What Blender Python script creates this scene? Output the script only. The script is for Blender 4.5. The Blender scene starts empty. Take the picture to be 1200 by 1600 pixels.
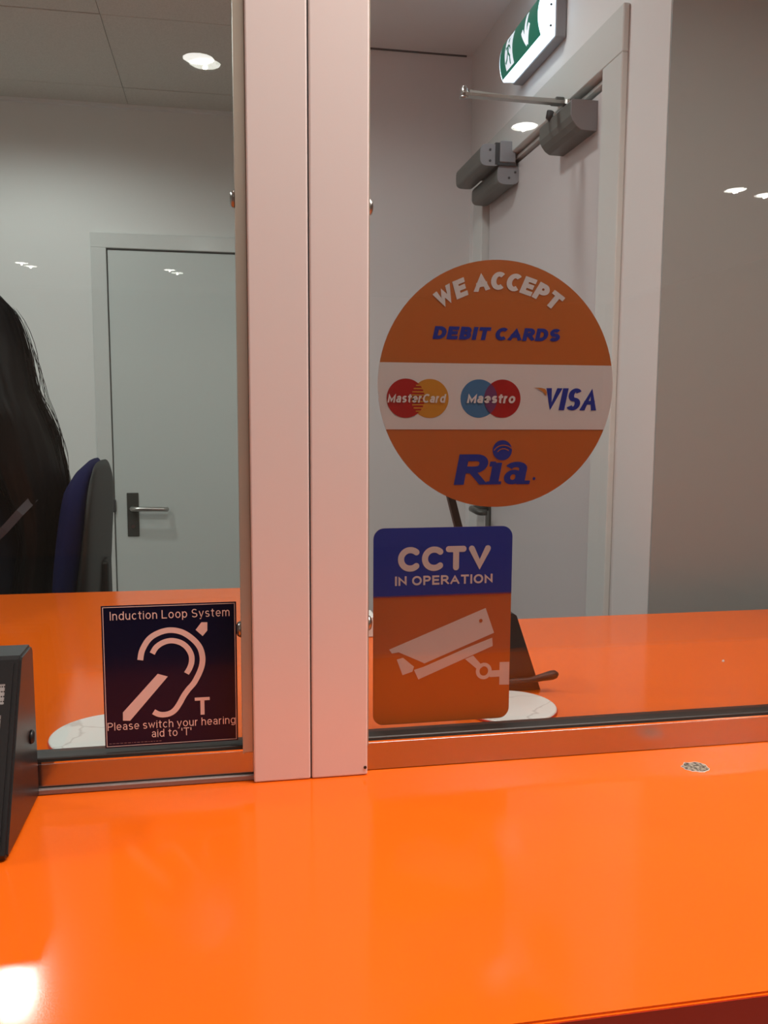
import bpy, bmesh, math, random
from mathutils import Vector, Matrix
R = math.radians
PI = math.pi
SC = bpy.context.scene
COL = SC.collection
random.seed(7)

# ------------------------------------------------------------------ camera
cam_d = bpy.data.cameras.new('camera')
cam = bpy.data.objects.new('camera', cam_d)
COL.objects.link(cam)
SC.camera = cam
cam_d.sensor_fit = 'VERTICAL'
cam_d.sensor_height = 36.0
cam_d.lens = 36.0 * 1340.0 / 1600.0
cam_d.clip_start = 0.02
TH, PT, RL = R(10.5), R(6.5), R(0.26)
fw = Vector((math.sin(TH) * math.cos(PT), math.cos(TH) * math.cos(PT), -math.sin(PT)))
rt = Vector((math.cos(TH), -math.sin(TH), 0))
up = rt.cross(fw)
rt2 = rt * math.cos(RL) + up * math.sin(RL)
up2 = up * math.cos(RL) - rt * math.sin(RL)
m3 = Matrix((rt2, up2, -fw)).transposed()
cam.matrix_world = Matrix.Translation((0, 0, 1.382)) @ m3.to_4x4()

# ------------------------------------------------------------------ world, exposure
w = bpy.data.worlds.new('world')
SC.world = w
w.use_nodes = True
w.node_tree.nodes['Background'].inputs[0].default_value = (0.9, 0.85, 0.8, 1)
w.node_tree.nodes['Background'].inputs[1].default_value = 0.05
vs = SC.view_settings
vs.view_transform = 'Standard'
vs.look = 'None'
vs.exposure = 0.17
vs.gamma = 1.0
vs.use_curve_mapping = False

# ------------------------------------------------------------------ lamps (values used by the downlight builder)
HC = 2.56                     # ceiling height
WARM = (1.0, 0.885, 0.79)
NEUT = (0.94, 1.0, 1.0)
DISC_L = 17.0
# x, y, watts, colour, half-cone
STAFF_LIGHTS = [(-0.71, 2.80, 23, NEUT), (-0.12, 1.02, 9, NEUT), (0.30, 1.95, 11, NEUT), (-1.2, 1.4, 38, NEUT)]
SHOP_LIGHTS = [(-0.066, -1.354, 9.6, WARM), (1.226, -1.777, 9.6, WARM), (2.645, -2.51, 9.6, WARM),
               (-1.554, -5.63, 9.6, WARM), (-0.425, -5.73, 9.6, WARM), (0.165, -5.835, 9.6, WARM),
               (2.86, -2.57, 9.6, WARM), (-1.5, -1.2, 9.6, WARM)]


def area_light(name, loc, size, sizey, watts, color, rot=(0, 0, 0)):
    l = bpy.data.lights.new(name, 'AREA')
    l.shape = 'RECTANGLE'
    l.size, l.size_y = size, sizey
    l.energy = watts
    l.color = color
    o = bpy.data.objects.new(name, l)
    COL.objects.link(o)
    o.location = loc
    o.rotation_euler = rot
    return o


# added fill panel, unseen, to light the customer's side of the counter
area_light('fill_panel_lamp', (0.72, 0.55, 2.535), 1.15, 0.46, 16, WARM)


# ------------------------------------------------------------------ helpers
def lin(c):
    return tuple(((v / 255.0) / 12.92 if v / 255.0 <= 0.04045 else ((v / 255.0 + 0.055) / 1.055) ** 2.4) for v in c)


def mat(name, color, rough=0.5, metal=0.0, spec=0.5, emit=None, estr=0.0, coat=0.0):
    m = bpy.data.materials.new(name)
    m.use_nodes = True
    b = m.node_tree.nodes['Principled BSDF']
    b.inputs['Base Color'].default_value = (*color, 1)
    b.inputs['Roughness'].default_value = rough
    b.inputs['Metallic'].default_value = metal
    b.inputs['Specular IOR Level'].default_value = spec
    b.inputs['Coat Weight'].default_value = coat
    if emit:
        b.inputs['Emission Color'].default_value = (*emit, 1)
        b.inputs['Emission Strength'].default_value = estr
    return m


def nd(m, t):
    return m.node_tree.nodes.new(t)


def lk(m, a, b):
    m.node_tree.links.new(a, b)


def noise_color(m, c1, c2, scale=30, detail=4, lo=0.35, hi=0.65, stretch=None):
    b = m.node_tree.nodes['Principled BSDF']
    tc = nd(m, 'ShaderNodeTexCoord')
    mp = nd(m, 'ShaderNodeMapping')
    if stretch:
        mp.inputs['Scale'].default_value = stretch
    n = nd(m, 'ShaderNodeTexNoise')
    n.inputs['Scale'].default_value = scale
    n.inputs['Detail'].default_value = detail
    r = nd(m, 'ShaderNodeValToRGB')
    r.color_ramp.elements[0].position, r.color_ramp.elements[1].position = lo, hi
    r.color_ramp.elements[0].color, r.color_ramp.elements[1].color = (*c1, 1), (*c2, 1)
    lk(m, tc.outputs['Object'], mp.inputs['Vector'])
    lk(m, mp.outputs['Vector'], n.inputs['Vector'])
    lk(m, n.outputs['Fac'], r.inputs['Fac'])
    lk(m, r.outputs['Color'], b.inputs['Base Color'])
    return n


def bump(m, scale=200, strength=0.1, dist=0.001, stretch=None, detail=2):
    b = m.node_tree.nodes['Principled BSDF']
    tc = nd(m, 'ShaderNodeTexCoord')
    mp = nd(m, 'ShaderNodeMapping')
    if stretch:
        mp.inputs['Scale'].default_value = stretch
    n = nd(m, 'ShaderNodeTexNoise')
    n.inputs['Scale'].default_value = scale
    n.inputs['Detail'].default_value = detail
    bp = nd(m, 'ShaderNodeBump')
    bp.inputs['Strength'].default_value = strength
    bp.inputs['Distance'].default_value = dist
    lk(m, tc.outputs['Object'], mp.inputs['Vector'])
    lk(m, mp.outputs['Vector'], n.inputs['Vector'])
    lk(m, n.outputs['Fac'], bp.inputs['Height'])
    lk(m, bp.outputs['Normal'], b.inputs['Normal'])


def obj(name, bm, m=None, parent=None, smooth=False, loc=None, rot=None):
    me = bpy.data.meshes.new(name)
    bm.normal_update()
    bm.to_mesh(me)
    bm.free()
    o = bpy.data.objects.new(name, me)
    COL.objects.link(o)
    if m:
        me.materials.append(m)
    if smooth:
        for p in me.polygons:
            p.use_smooth = True
    if parent:
        o.parent = parent
    if loc:
        o.location = loc
    if rot:
        o.rotation_euler = rot
    return o


def tag(o, label=None, cat=None, group=None, kind=None):
    if label:
        o['label'] = label
    if cat:
        o['category'] = cat
    if group:
        o['group'] = group
    if kind:
        o['kind'] = kind
    return o


def thing(name, label, cat, loc=(0, 0, 0), group=None, kind=None, rotz=0):
    o = bpy.data.objects.new(name, None)
    COL.objects.link(o)
    o.empty_display_size = 0.05
    o.location = loc
    o.rotation_euler = (0, 0, rotz)
    return tag(o, label, cat, group, kind)


def add_box(bm, x0, x1, y0, y1, z0, z1, bev=0.0, seg=2):
    r = bmesh.ops.create_cube(bm, size=1.0)
    vs_ = r['verts']
    for v in vs_:
        v.co = Vector(((x0 + x1) / 2 + v.co.x * (x1 - x0), (y0 + y1) / 2 + v.co.y * (y1 - y0), (z0 + z1) / 2 + v.co.z * (z1 - z0)))
    if bev > 0:
        es = {e for v in vs_ for e in v.link_edges}
        bmesh.ops.bevel(bm, geom=list(es), offset=bev, segments=seg, affect='EDGES', profile=0.5)
    return bm


def box(x0, x1, y0, y1, z0, z1, bev=0.0, seg=2):
    return add_box(bmesh.new(), x0, x1, y0, y1, z0, z1, bev, seg)


def add_cyl(bm, p0, p1, r0, r1=None, n=20, caps=True):
    p0, p1 = Vector(p0), Vector(p1)
    r1 = r0 if r1 is None else r1
    d = p1 - p0
    mt = Matrix.Translation((p0 + p1) / 2) @ d.to_track_quat('Z', 'Y').to_matrix().to_4x4()
    bmesh.ops.create_cone(bm, cap_ends=caps, segments=n, radius1=r0, radius2=r1, depth=d.length, matrix=mt)
    return bm


def add_tube(bm, pts, rad, n=10, caps=True):
    """tube along points; rad a number or list"""
    pts = [Vector(p) for p in pts]
    rs = rad if isinstance(rad, (list, tuple)) else [rad] * len(pts)
    rings = []
    prev = None
    for i, p in enumerate(pts):
        t = (pts[min(i + 1, len(pts) - 1)] - pts[max(i - 1, 0)]).normalized()
        if prev is None:
            a = t.orthogonal().normalized()
        else:
            a = (prev - t * prev.dot(t)).normalized()
        prev = a
        b = t.cross(a)
        rings.append([bm.verts.new(p + (a * math.cos(2 * PI * k / n) + b * math.sin(2 * PI * k / n)) * rs[i]) for k in range(n)])
    for i in range(len(rings) - 1):
        for k in range(n):
            bm.faces.new((rings[i][k], rings[i][(k + 1) % n], rings[i + 1][(k + 1) % n], rings[i + 1][k]))
    if caps:
        bm.faces.new(rings[0][::-1])
        bm.faces.new(rings[-1])
    return bm


def add_prism(bm, prof, axis, a0, a1):
    """closed 2-D profile extruded along an axis: x -> (y,z), y -> (x,z), z -> (x,y)"""
    def P(u, v, a):
        return {'x': (a, u, v), 'y': (u, a, v), 'z': (u, v, a)}[axis]
    A = [bm.verts.new(P(u, v, a0)) for u, v in prof]
    B = [bm.verts.new(P(u, v, a1)) for u, v in prof]
    n = len(prof)
    for i in range(n):
        bm.faces.new((A[i], A[(i + 1) % n], B[(i + 1) % n], B[i]))
    bm.faces.new(A[::-1])
    bm.faces.new(B)
    bmesh.ops.recalc_face_normals(bm, faces=bm.faces[:])
    return bm


def loft(rings, cap0=True, cap1=True):
    bm = bmesh.new()
    V = [[bm.verts.new(p) for p in r] for r in rings]
    n = len(V[0])
    for i in range(len(V) - 1):
        for k in range(n):
            bm.faces.new((V[i][k], V[i][(k + 1) % n], V[i + 1][(k + 1) % n], V[i + 1][k]))
    if cap0:
        bm.faces.new(V[0][::-1])
    if cap1:
        bm.faces.new(V[-1])
    bmesh.ops.recalc_face_normals(bm, faces=bm.faces[:])
    return bm


# ------------------------------------------------------------------ flat print: polygons and a stroke alphabet
def arc(cx, cy, rx, ry, a0, a1, n=18):
    return [(cx + rx * math.cos(R(a0 + (a1 - a0) * i / n)), cy + ry * math.sin(R(a0 + (a1 - a0) * i / n))) for i in range(n + 1)]


def glyphs():
    G = {}
    G['A'] = (.72, [[(0, 0), (.36, 1), (.72, 0)], [(.14, .32), (.58, .32)]])
    G['B'] = (.56, [[(.3, .53), (0, .53), (0, 1), (.3, 1)] + arc(.3, .765, .22, .235, 90, -90), [(0, .53), (.3, .53)] + arc(.3, .265, .26, .265, 90, -90) + [(0, 0), (0, .53)]])
    G['C'] = (.62, [arc(.37, .5, .37, .5, 48, 312, 28)])
    G['D'] = (.64, [[(0, .5), (0, 1), (.24, 1)] + arc(.24, .5, .40, .5, 90, -90) + [(0, 0), (0, .5)]])
    G['E'] = (.52, [[(.5, 1), (0, 1), (0, 0), (.52, 0)], [(0, .52), (.46, .52)]])
    G['I'] = (0, [[(0, 0), (0, 1)]])
    G['L'] = (.5, [[(0, 1), (0, 0), (.5, 0)]])
    G['N'] = (.6, [[(0, 0), (0, 1), (.6, 0), (.6, 1)]])
    G['M'] = (.74, [[(0, 0), (0, 1), (.37, .08), (.74, 1), (.74, 0)]])
    G['O'] = (.76, [arc(.38, .5, .38, .5, 90, 450, 32)])
    G['P'] = (.54, [[(0, 0), (0, 1)], [(0, 1), (.28, 1)] + arc(.28, .735, .26, .265, 90, -90) + [(0, .47)]])
    G['R'] = (.58, [[(0, 0), (0, 1)], [(0, 1), (.3, 1)] + arc(.3, .735, .25, .265, 90, -90) + [(0, .47)], [(.28, .47), (.6, 0)]])
    G['S'] = (.56, [arc(.28, .745, .26, .255, 32, 270, 20) + arc(.28, .245, .28, .245, 90, -150, 20)])
    G['T'] = (.6, [[(0, 1), (.6, 1)], [(.3, 1), (.3, 0)]])
    G['V'] = (.66, [[(0, 1), (.33, 0), (.66, 1)]])
    G['W'] = (.96, [[(0, 1), (.24, 0), (.48, 1), (.72, 0), (.96, 1)]])
    X = .72
    G['a'] = (.44, [arc(.22, .50, .20, .22, 160, 0, 12) + [(.43, 0)], arc(.21, .2, .20, .2, 90, 450, 22)])
    G['c'] = (.44, [arc(.24, .36, .24, .36, 45, 315, 20)])
    G['d'] = (.48, [arc(.24, .36, .24, .36, 90, 450, 24), [(.48, 0), (.48, 1)]])
    G['e'] = (.48, [[(0.01, .36), (.48, .36)] + arc(.24, .36, .24, .36, 4, 318, 24)])
    G['g'] = (.48, [arc(.24, .36, .24, .36, 90, 450, 24), [(.48, X), (.48, -.05)] + arc(.25, -.05, .23, .2, 0, -150, 14)])
    G['h'] = (.44, [[(0, 0), (0, 1)], [(0, .42)] + arc(.22, .44, .21, .28, 175, 0, 14) + [(.43, 0)]])
    G['i'] = (0, [[(0, 0), (0, X)], [(0, .9), (0, 1)]])
    G['l'] = (0, [[(0, 0), (0, 1)]])
    G['m'] = (.76, [[(0, 0), (0, X)], [(0, .44)] + arc(.19, .46, .18, .26, 175, 0, 12) + [(.37, 0)], [(.37, .44)] + arc(.57, .46, .18, .26, 175, 0, 12) + [(.75, 0)]])
    G['n'] = (.44, [[(0, 0), (0, X)], [(0, .42)] + arc(.22, .44, .21, .28, 175, 0, 14) + [(.43, 0)]])
    G['o'] = (.5, [arc(.25, .36, .25, .36, 90, 450, 26)])
    G['p'] = (.48, [arc(.24, .36, .24, .36, 90, 450, 24), [(0, X), (0, -.27)]])
    G['r'] = (.24, [[(0, 0), (0, X)], [(0, .4)] + arc(.2, .44, .19, .27, 175, 75, 8)])
    G['s'] = (.4, [arc(.2, .54, .185, .18, 30, 270, 16) + arc(.2, .18, .2, .18, 90, -150, 16)])
    G['t'] = (.27, [[(.12, .93), (.12, .15)] + arc(.24, .14, .12, .14, 180, 285, 8), [(0, X), (.27, X)]])
    G['u'] = (.44, [[(0, X), (0, .28)] + arc(.21, .28, .21, .28, 180, 360, 14), [(.43, X), (.43, 0)]])
    G['w'] = (.7, [[(0, X), (.18, 0), (.35, X), (.52, 0), (.7, X)]])
    G['y'] = (.46, [[(0, X), (.23, 0)], [(.46, X), (.2, -.14)] + arc(.1, -.13, .1, .12, 0, -90, 8) + [(.04, -.25)]])
    G["'"] = (0, [[(0, 1), (0, .72)]])
    return G


GL = glyphs()


LAYER = [0, Vector((0, -1, 0))]


def step():
    LAYER[0] = (LAYER[0] + 1) % 6
    return LAYER[1] * (LAYER[0] * 2.6e-5)


def stroke(bm, pts, wx, wy, fn, lo=None, hi=None, ext=True, rnd=False):
    """ribbon with an elliptical pen along 2-D points; fn maps (x, y) to a 3-D vertex"""
    closed = math.hypot(pts[0][0] - pts[-1][0], pts[0][1] - pts[-1][1]) < 1e-6
    P = [Vector(p) for p in pts]
    Q = [P[0]]
    for p in P[1:]:
        if (p - Q[-1]).length > 1e-6:
            Q.append(p)
    P = Q
    if closed and (P[0] - P[-1]).length < 1e-6:
        P = P[:-1]
    n = len(P)
    wm = (wx + wy) / 2
    if not closed and ext and not rnd:
        d = P[1] - P[0]
        if d.length > .1:
            P[0] = P[0] - d.normalized() * wm * .5
        d = P[-1] - P[-2]
        if d.length > .1:
            P[-1] = P[-1] + d.normalized() * wm * .5
    Lf, Rt = [], []
    for i in range(n):
        a = P[i - 1] if (closed or i > 0) else None
        b = P[(i + 1) % n] if (closed or i < n - 1) else None
        t1 = (P[i] - a).normalized() if a is not None else None
        t2 = (b - P[i]).normalized() if b is not None else None
        t1 = t1 or t2
        t2 = t2 or t1
        n1, n2 = Vector((-t1.y, t1.x)), Vector((-t2.y, t2.x))
        o1 = Vector((n1.x * wx / 2, n1.y * wy / 2))
        mn = n1 + n2
        if mn.length < 0.3:
            off = o1
        else:
            mn.normalize()
            k = min(1 / max(mn.dot(n1), .2), 3.2)
            off = Vector((mn.x * wx / 2, mn.y * wy / 2)) * k
        Lf.append(P[i] + off)
        Rt.append(P[i] - off)

    lift = step()

    def cl(v):
        y = v.y
        if lo is not None:
            y = max(lo, y)
        if hi is not None:
            y = min(hi, y)
        return fn(v.x, y) + lift
    A = [bm.verts.new(cl(v)) for v in Lf]
    B = [bm.verts.new(cl(v)) for v in Rt]
    for i in range(n if closed else n - 1):
        j = (i + 1) % n
        try:
            bm.faces.new((A[i], B[i], B[j], A[j]))
        except ValueError:
            pass
    if rnd:
        for p in (P[0], P[-1]):
            lift = step()
            vs_ = [bm.verts.new(lift + fn(p.x + wx / 2 * math.cos(2 * PI * k / 14), p.y + wy / 2 * math.sin(2 * PI * k / 14))) for k in range(14)]
            bm.faces.new(vs_)


def text_width(s, ht, wd, wx, gap, space):
    x = 0
    for ch in s:
        x += space if ch == ' ' else GL[ch][0] * wd + wx + gap
    return (x - gap) * ht


def text(bm, s, x0, y0, ht, width, wt, fn, wy=None, shear=0.0, gap=.14, space=.36, rnd=False, xs=None):
    """lay text out from x0 on the baseline y0; ht = cap height; width = total length; wt = stroke as a share of ht"""
    wx = wt
    wy = wt if wy is None else wy
    # choose the width factor so that the text fills `width`
    a = sum(GL[c][0] for c in s if c != ' ')
    nletters = sum(1 for c in s if c != ' ')
    fixed = nletters * wx + (len(s) - s.count(' ') - 1) * gap + s.count(' ') * space
    wd = max(.25, (width / ht - fixed) / a)
    x = 0.0
    for ch in s:
        if ch == ' ':
            x += space
            continue
        adv, paths = GL[ch]
        low = ch.islower() and ch not in 'dhlti'
        for p in paths:
            q = [(x + wx / 2 + px * wd, wy / 2 + py * (1 - wy)) for px, py in p]
            lo = None if ch in 'gpy' else 0.0
            hi = (.72 * (1 - wy) + wy) if low else 1.0
            f2 = (lambda X, Y: fn(x0 + (X + shear * Y) * ht, y0 + Y * ht))
            stroke(bm, q, wx, wy, f2, lo, hi, True, rnd)
        x += adv * wd + wx + gap


def poly(bm, pts, fn):
    lift = step()
    v = [bm.verts.new(fn(*p) + lift) for p in pts]
    try:
        f = bm.faces.new(v)
        f.normal_update()
        if len(pts) > 4:
            bmesh.ops.triangulate(bm, faces=[f])
    except ValueError:
        pass


def disc(bm, cx, cy, r, fn, n=40):
    poly(bm, arc(cx, cy, r, r, 0, 360 - 360 / n, n - 1), fn)


def plate(bm, pts, y0, y1):
    """a printed sheet: 2-D outline (x,z) with thickness along y"""
    return add_prism(bm, pts, 'y', y0, y1)


def face_out(bm, d):
    """turn flat print so that it faces direction d"""
    bm.normal_update()
    for f in bm.faces:
        if f.normal.dot(d) < 0:
            f.normal_flip()
    return bm


# ------------------------------------------------------------------ materials
M = {}
M['wall'] = mat('wall_paint', (.78, .79, .77), .75, spec=.25)
M['wall_r'] = mat('wall_paint_magnolia', (.74, .72, .71), .75, spec=.25)
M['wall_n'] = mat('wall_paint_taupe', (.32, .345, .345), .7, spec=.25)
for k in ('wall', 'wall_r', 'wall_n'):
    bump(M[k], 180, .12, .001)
M['ceil'] = mat('ceiling_tile_white', (.66, .63, .58), .9, spec=.1)
noise_color(M['ceil'], (.60, .57, .52), (.68, .65, .60), 260, 2)
M['plaster'] = mat('ceiling_plaster', (.78, .78, .77), .9, spec=.1)
M['gap'] = mat('ceiling_void', (.10, .095, .09), .9)
M['gloss'] = mat('gloss_white_paint', (.68, .70, .68), .16)
M['door'] = mat('door_white_laminate', (.62, .66, .64), .3)
M['door_r'] = mat('door_white_paint', (.64, .60, .60), .35)
M['floor'] = mat('floor_vinyl', (.16, .15, .145), .4)
noise_color(M['floor'], (.30, .30, .29), (.38, .38, .37), 90)
M['shopwall'] = mat('shop_wall', (.55, .47, .41), .7)
M['shopband'] = mat('shop_band', (.75, .17, .03), .5)
M['orange'] = mat('orange_laminate', (.93, .150, .008), .12, spec=.37)
bump(M['orange'], 14, .015, .004, detail=1)
M['edge'] = mat('orange_shade_reflect', (.66, .038, .009), .35)  # front's shade put into a darker orange; also the mats' reflected edge
M['post'] = mat('white_powder_coat', (.84, .75, .74), .38)
M['steel'] = mat('brushed_steel', (.46, .45, .47), .26, metal=1)
bump(M['steel'], 60, .05, .0006, (1, 14, 14))
M['lip'] = mat('dull_alloy', (.30, .25, .24), .5, metal=.5)
M['alu'] = mat('anodised_aluminium', (.42, .38, .32), .4, metal=.35)
M['chrome'] = mat('chrome', (.8, .8, .78), .08, metal=1)
M['rubber'] = mat('black_rubber', (.018, .014, .012), .45)
M['grey'] = mat('silver_grey_paint', (.125, .13, .12), .42)
M['grey_end'] = mat('silver_grey_plastic', (.28, .28, .295), .42)
M['darkgrey'] = mat('dark_bracket', (.05, .05, .052), .5)
M['rebate'] = mat('shadow_gap_grey', (.13, .13, .125), .7)
M['satin'] = mat('satin_steel', (.46, .45, .43), .28, metal=1)
M['plate'] = mat('handle_plate_steel', (.075, .08, .072), .35, metal=.3)
M['black'] = mat('black_metal_paint', (.012, .0125, .014), .34)
M['blackp'] = mat('black_plastic', (.012, .011, .011), .5)
M['marble'] = mat('white_marble_print', (.8, .83, .8), .25)
M['white'] = mat('white_card', (.8, .8, .78), .6)
M['lampwhite'] = mat('lamp_trim_white', (.8, .8, .78), .4)
M['disc'] = mat('lamp_diffuser', (.9, .9, .88), .4, emit=(1.0, .98, .92), estr=DISC_L)
M['panel'] = mat('fill_panel_glow', (.9, .9, .88), .4, emit=(1.0, .93, .85), estr=6)  # glow of the added fill panel

# marble: fine grey veins
m = M['marble']
b = m.node_tree.nodes['Principled BSDF']
tc = nd(m, 'ShaderNodeTexCoord')
n1 = nd(m, 'ShaderNodeTexNoise')
n1.inputs['Scale'].default_value = 14
n1.inputs['Detail'].default_value = 3
mx = nd(m, 'ShaderNodeVectorMath')
mx.operation = 'SCALE'
mx.inputs['Scale'].default_value = .09
ad = nd(m, 'ShaderNodeVectorMath')
ad.operation = 'ADD'
vo = nd(m, 'ShaderNodeTexVoronoi')
vo.feature = 'DISTANCE_TO_EDGE'
vo.inputs['Scale'].default_value = 9
rp = nd(m, 'ShaderNodeValToRGB')
rp.color_ramp.elements[0].position, rp.color_ramp.elements[1].position = 0.0, .018
rp.color_ramp.elements[0].color, rp.color_ramp.elements[1].color = (.66, .68, .66, 1), (.88, .93, .91, 1)
lk(m, tc.outputs['Object'], n1.inputs['Vector'])
lk(m, n1.outputs['Color'], mx.inputs[0])
lk(m, tc.outputs['Object'], ad.inputs[0])
lk(m, mx.outputs[0], ad.inputs[1])
lk(m, ad.outputs[0], vo.inputs['Vector'])
lk(m, vo.outputs['Distance'], rp.inputs['Fac'])
lk(m, rp.outputs['Color'], b.inputs['Base Color'])


def glass_mat(name, tint):
    m = bpy.data.materials.new(name)
    m.use_nodes = True
    nt = m.node_tree
    nt.nodes.clear()
    out = nt.nodes.new('ShaderNodeOutputMaterial')
    tr = nt.nodes.new('ShaderNodeBsdfTransparent')
    tr.inputs[0].default_value = (*tint, 1)
    gl = nt.nodes.new('ShaderNodeBsdfGlossy')
    gl.inputs['Roughness'].default_value = 0.0
    gl.inputs['Color'].default_value = (1, 1, 1, 1)
    lw = nt.nodes.new('ShaderNodeLayerWeight')
    pw = nt.nodes.new('ShaderNodeMath')
    pw.operation = 'POWER'
    pw.inputs[1].default_value = 5
    mr = nt.nodes.new('ShaderNodeMath')
    mr.operation = 'MULTIPLY_ADD'
    mr.inputs[1].default_value = .95
    mr.inputs[2].default_value = .042
    mxs = nt.nodes.new('ShaderNodeMixShader')
    nt.links.new(lw.outputs['Facing'], pw.inputs[0])
    nt.links.new(pw.outputs[0], mr.inputs[0])
    nt.links.new(mr.outputs[0], mxs.inputs[0])
    nt.links.new(tr.outputs[0], mxs.inputs[1])
    nt.links.new(gl.outputs[0], mxs.inputs[2])
    nt.links.new(mxs.outputs[0], out.inputs['Surface'])
    return m


M['glass'] = glass_mat('clear_glass', (.93, .95, .93))
M['glass_r'] = glass_mat('clear_glass_warm', (.925, .93, .92))


def sticker_mat(name, color, trans=.12, rough=.35):
    m = mat(name, color, rough)
    nt = m.node_tree
    b = nt.nodes['Principled BSDF']
    out = nt.nodes['Material Output']
    t = nt.nodes.new('ShaderNodeBsdfTranslucent')
    t.inputs[0].default_value = (*color, 1)
    mx = nt.nodes.new('ShaderNodeMixShader')
    mx.inputs[0].default_value = trans
    nt.links.new(b.outputs[0], mx.inputs[1])
    nt.links.new(t.outputs[0], mx.inputs[2])
    nt.links.new(mx.outputs[0], out.inputs['Surface'])
    return m


S_OR = sticker_mat('print_orange', (.54, .155, .034))
S_WH = sticker_mat('print_white', (.74, .73, .76))
S_BL = sticker_mat('print_blue', (.024, .04, .36))
S_NB = sticker_mat('print_navy_panel', (.020, .045, .42))
S_RD = sticker_mat('print_red', (.42, .014, .014))
S_YL = sticker_mat('print_yellow', (.62, .28, .03))
S_LB = sticker_mat('print_light_blue', (.07, .20, .42))
S_MX = sticker_mat('print_purple', (.18, .05, .16))
S_LO = sticker_mat('print_visa_orange', (.58, .22, .05))
S_DK = mat('print_dark_navy', (.007, .007, .034), .14, spec=.3)
S_PK = mat('print_white_on_navy', (.84, .72, .70), .4)

# ------------------------------------------------------------------ structure
CZ = 1.013                 # worktop height
XW = .826                  # exit-door wall
YB = 3.59                  # far wall, left room
YR = 2.89                  # far wall, right side
YN = 1.556                 # near wall face on the right
tag(obj('floor', box(-3, 4, -7, 3.9, -.05, 0), M['floor']), 'dark grey vinyl floor of both rooms', 'floor', kind='structure')
tag(obj('wall_back', box(-2.4, .30, YB, YB + .1, 0, HC + .05), M['wall']), 'off-white staff room wall around the closed left door', 'wall', kind='structure')
tag(obj('wall_left', box(-2.5, -2.4, .85, YB + .1, 0, HC + .05), M['wall']), 'off-white side wall of the staff room, left end', 'wall', kind='structure')
tag(obj('wall_recess', box(.26, 1.0, YR, YR + .1, 0, HC + .05), M['wall_r']), 'pale far wall left of the fire exit door', 'wall', kind='structure')
tag(obj('wall_return', box(.26, .30, YR + .1, YB, 0, HC + .05), M['wall']), 'short return wall behind the white post', 'wall', kind='structure')
# exit-door wall: three pieces round the opening  y 1.80..2.70, z < 2.125
DO0, DO1, DOZ = 1.825, 2.705, 2.122
bm = bmesh.new()
add_box(bm, XW, XW + .1, YN + .0042, DO0, 0, HC + .05)
add_box(bm, XW + .1, 4, YN + .0042, YN + .1, 0, HC + .05)
add_box(bm, XW, XW + .1, DO1, YR + .1, 0, HC + .05)
add_box(bm, XW, XW + .1, DO0, DO1, DOZ, HC + .05)
tag(obj('wall_right', bm, M['wall_r']), 'cream wall holding the fire exit door', 'wall', kind='structure')
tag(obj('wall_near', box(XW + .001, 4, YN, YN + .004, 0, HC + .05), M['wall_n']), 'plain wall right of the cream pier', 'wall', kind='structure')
# shop side
tag(obj('wall_shop_left', box(-3.1, -3, -7, .85, 0, HC + .05), M['shopwall']), 'tan side wall of the customer area, left end', 'wall', kind='structure')
tag(obj('wall_shop_right', box(4, 4.1, -7, YN + .1, 0, HC + .05), M['shopwall']), 'tan side wall of the customer area, right end', 'wall', kind='structure')
tag(obj('wall_shop_back', box(-3.1, 4.1, -7.1, -7, 0, HC + .05), M['shopwall']), 'tan rear wall of the customer area', 'wall', kind='structure')
tag(obj('wall_partition', box(-3, -1.35, .82, .90, 0, HC + .05), M['wall']), 'partition wall left of the glazed screen', 'wall', kind='structure')
tag(obj('wall_bulkhead', box(-1.35, 4, .82, .90, 2.42, HC + .05), M['wall']), 'bulkhead above the glazed counter screen', 'wall', kind='structure')
# ceilings
tag(obj('ceiling_shop', box(-3.1, 4.1, -7.1, .86, HC, HC + .1), M['plaster']), 'plaster ceiling of the customer area', 'ceiling', kind='structure')
tag(obj('ceiling_plaster', box(.243, 4.1, .86, YB + .1, HC, HC + .1), M['plaster']), 'plain plaster ceiling by the fire exit', 'ceiling', kind='structure')
ct = obj('ceiling', box(-2.5, .243, .86, YB + .1, HC + .012, HC + .1), M['gap'])
tag(ct, 'suspended ceiling of square grey tiles above the staff room', 'ceiling', kind='structure')
PX = .588
first = None
xs = [.243 - PX * k for k in range(6)]
ys = [YB] + [3.397 - PX * k for k in range(5)] + [.90]
for i in range(len(xs) - 1):
    for j in range(len(ys) - 1):
        x1, x0 = xs[i], max(xs[i + 1], -2.4)
        y1, y0 = ys[j], ys[j + 1]
        if x1 - x0 < .05:
            continue
        g = .0022
        obj('ceiling_tile', box(x0 + .0007, x1 - .0007, y0 + g, y1 - g, HC - random.uniform(0, .0015), HC + .012, .001, 1), M['ceil'], ct)
# edge trim and a painted dark shade line where wall meets ceiling
tag(obj('trim_1', box(-2.4, .26, YB - .018, YB, HC - .012, HC), M['plaster']), 'thin edge trim between tiled ceiling and back wall', 'trim', kind='structure')
tag(obj('shade_strip', box(.30, XW - .02, YR - .006, YR, HC - .004, HC), M['gap']), 'dark shadow line above the far wall by the exit', 'trim', kind='structure')  # dark strip drawn for the shade line under the ceiling
tag(obj('baseboard_back', box(-2.4, -.51, YB - .015, YB, 0, .1, .003), M['gloss']), 'white skirting left of the closed door', 'baseboard', kind='structure')


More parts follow.
